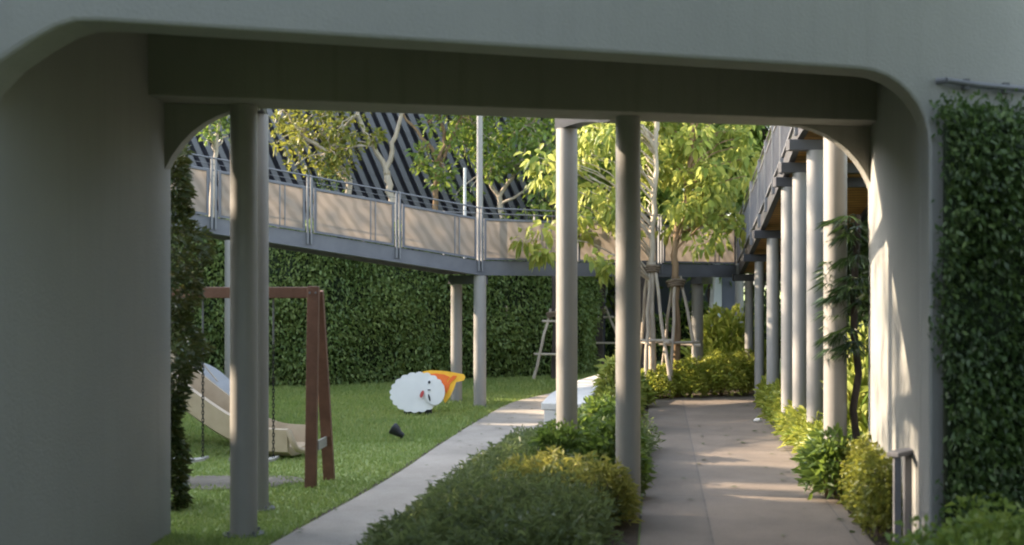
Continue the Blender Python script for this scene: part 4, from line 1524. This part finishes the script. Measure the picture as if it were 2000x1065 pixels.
def dot(cx, cy, rx_, ry_, mat, name, rot=0, dz=-.06):
    pts_ = []
    for k in range(16):
        a = 2 * math.pi * k / 16
        ex, ey = rx_ * math.cos(a), ry_ * math.sin(a)
        pts_.append((cx + ex * math.cos(rot) - ey * math.sin(rot), cy + ex * math.sin(rot) + ey * math.cos(rot)))
    flat(pts_, Zc, .01, mat, name, dz)


dot(838, 747, 2.6, 2.8, M['black'], 'eye')
dot(838, 762, 3.2, 1.0, M['black'], 'eye')
dot(824, 770, 3.4, 7.5, M['red'], 'cheek', .35)
dot(838.5, 777, 1.8, 7, M['black'], 'mouth', -.25)
for (cx, cy, w, h) in ((796, 808, 8, 9), (817, 805, 8, 6), (836, 797, 7, 7)):
    p = P(cx, cy, Zc)
    m_ = MB()
    top = max(.02, p.z + .04)
    m_.box((p.x, Zc + .12, (top) / 2), (w * 2 / F * Zc, .13, top))
    m_.build('foot', M['black'], gc, bevel=.02)

# garden spotlight
gp = G(783, 862)
gs = thing('garden_spotlight', (gp.x, gp.y, 0), 'small black spotlight staked in the lawn near the cutout', 'spotlight')
m_ = MB(); m_.tube([(gp.x, gp.y, -.02), (gp.x, gp.y, .09)], .012, 8); m_.build('stake', M['black'], gs)
m_ = MB()
hd = [V((gp.x + .035, gp.y - .01, .07)), V((gp.x - .02, gp.y, .10)), V((gp.x - .06, gp.y + .01, .135)), V((gp.x - .105, gp.y + .02, .165))]
m_.tube(hd, [.032, .045, .07, .085], 14)
m_.build('lamp_head', M['black'], gs, smooth=True)
m_ = MB(); m_.tube([hd[-1] + V((-.001, 0, .001)), hd[-1] + V((-.012, .002, .008))], .078, 14); m_.build('lens', M['darksteel'], gs)

# metal stand beside the underpass wall
st_ = thing('metal_stand', (2.9, 9.1, 0), 'grey metal stand with two legs against the right wall of the underpass', 'stand')
x0, x1 = P(1752, 880, 9.1), P(1797, 880, 9.1)
m_ = MB()
m_.bar((x0.x, 9.1, 0), (x0.x, 9.1, .80), .05, .04, up=(0, 1, 0)); m_.build('leg', M['steel'], st_)
m_ = MB()
m_.bar((x1.x - .03, 9.3, 0), (x1.x - .03, 9.3, .80), .05, .04, up=(0, 1, 0)); m_.build('leg', M['steel'], st_)
m_ = MB()
m_.bar((x0.x - .04, 9.08, .82), (x1.x + .02, 9.32, .82), .10, .035); m_.build('top_bar', M['steel'], st_, bevel=.006)

# fallen leaves on the paths and lawn
n = 110
lz = rng.uniform(10, 22, n)
lx = np.where(rng.random(n) < .45, np.interp(lz, [9, 22], [.95, 2.45]) + rng.random(n) * 1.85, np.interp(lz, [p[1] for p in LP_L], [p[0] for p in LP_L]) + rng.random(n) * 1.0)
ld = np.stack([rng.normal(size=n), rng.normal(size=n), np.zeros(n)], 1)
up_n = np.tile(np.array([[0, 0, 1.]]), (n, 1))
tag(leaves('fallen_leaves', M['rust'], np.stack([lx, lz, np.full(n, .042)], 1), ld, .05 + .05 * rng.random(n), None, (0, 0, 0), ratio=.5, fold=.15, droop=0, nrm=up_n * 3), 'scattered dry leaves lying on the two paths', 'fallen leaves', kind='stuff')
# small pale stone on the walk
gp = G(1480, 829)
m_ = MB()
for i in range(1):
    ring = []
m_.tube([(gp.x - .06, gp.y, .05), (gp.x - .03, gp.y + .005, .06), (gp.x + .02, gp.y, .06), (gp.x + .06, gp.y, .045)], [.012, .03, .034, .01], 9)
tag(m_.build('pale_stone', M['stone'], None, smooth=True, at=(gp.x, gp.y, .03)), 'small pale stone lying on the paved walk', 'stone')

# ------------------------------------------------------------------ palm behind the right column
pm = thing('fan_palm', (3.37, 11.98, 0), 'dark palm with narrow drooping fan fronds behind the right column', 'palm')
m_ = MB(); limb(m_, [(3.37, 11.98, 0), (3.36, 11.98, 1.2), (3.37, 11.97, 2.75)], .04, .03, 10); m_.build('trunk', M['barkdark'], pm, smooth=True)
rp = random.Random(9)
for k in range(44):
    a = math.pi + rp.uniform(-.8, 1.6)
    if k < 6: a = rp.uniform(1.0, 3.0)
    el = rp.uniform(-.2, 1.0)
    h0 = rp.uniform(1.35, 2.8)
    L_ = rp.uniform(.10, .30)
    st0 = V((3.37, 11.98, h0))
    d_ = V((math.cos(a), math.sin(a) * .8, .5 * math.sin(el))).normalized()
    tipp = st0 + d_ * L_ * .75 + V((0, 0, -.02))
    m_ = MB(); m_.tube([st0, st0 + d_ * L_ * .4 + V((0, 0, .02)), tipp], [.008, .006, .004], 5)
    sd = d_.cross(V((0, 0, 1))).normalized()
    pos, dr, LL = [], [], []
    nl_ = 17
    for i in range(nl_):
        ph = math.radians(-95 + 190 * i / (nl_ - 1))
        pos.append(tuple(tipp))
        dr.append(tuple(d_ * math.cos(ph) + sd * math.sin(ph) * .9 + V((0, 0, -.30 + rp.uniform(-.12, .12)))))
        LL.append(.27 * (1 - .25 * abs(ph) / 1.6) * rp.uniform(.85, 1.1))
    lv = leaf_arrays(np.array(pos), np.array(dr), np.array(LL), .08, .3, .28, True)
    v, f, l, mi = merge([lv + (0,), mb_arrays(m_) + (0,)])
    mesh_np('frond', v, f, l, [M['palm']], mi, pm)

# ------------------------------------------------------------------ light, sky, camera
az = math.atan(.25)
el = math.radians(25)
S = V((-math.cos(az) * math.cos(el), math.sin(az) * math.cos(el), math.sin(el)))
sun = bpy.data.lights.new('sun', 'SUN')
sun.energy = 2.9
sun.angle = math.radians(.55)
sun.color = (1.0, .79, .57)
so = bpy.data.objects.new('sun', sun)
C.objects.link(so)
so.rotation_euler = (-S).to_track_quat('-Z', 'Y').to_euler()
so.location = (-20, 0, 20)

w = bpy.data.worlds.new('World')
scn.world = w
w.use_nodes = True
nt = w.node_tree
bg = nt.nodes['Background']
sky = nt.nodes.new('ShaderNodeTexSky')
sky.sky_type = 'NISHITA'
sky.sun_disc = False
sky.sun_elevation = el
sky.sun_rotation = math.atan2(S.x, S.y)
sky.air_density = 1.2
sky.dust_density = 2.0
sky.ozone_density = 1.0
hs = nt.nodes.new('ShaderNodeHueSaturation')
hs.inputs['Saturation'].default_value = .6
nt.links.new(sky.outputs[0], hs.inputs['Color'])
nt.links.new(hs.outputs[0], bg.inputs['Color'])
bg.inputs['Strength'].default_value = .15

cam = bpy.data.cameras.new('camera')
cam.sensor_width = 36
cam.lens = F / 2000 * 36
cam.shift_y = 17.5 / 2000
cam.clip_end = 2000
cam.dof.use_dof = True
cam.dof.focus_distance = 19
cam.dof.aperture_fstop = 1.5
co = bpy.data.objects.new('camera', cam)
C.objects.link(co)
co.location = (0, 0, EYE)
co.rotation_euler = (math.radians(90), 0, 0)
scn.camera = co

scn.view_settings.view_transform = 'Standard'
scn.view_settings.look = 'None'
scn.view_settings.exposure = 2.55
scn.view_settings.gamma = 1
scn.cycles.filter_width = 2.0
scn.cycles.max_bounces = 8
scn.cycles.transparent_max_bounces = 12
scn.cycles.use_denoising = True
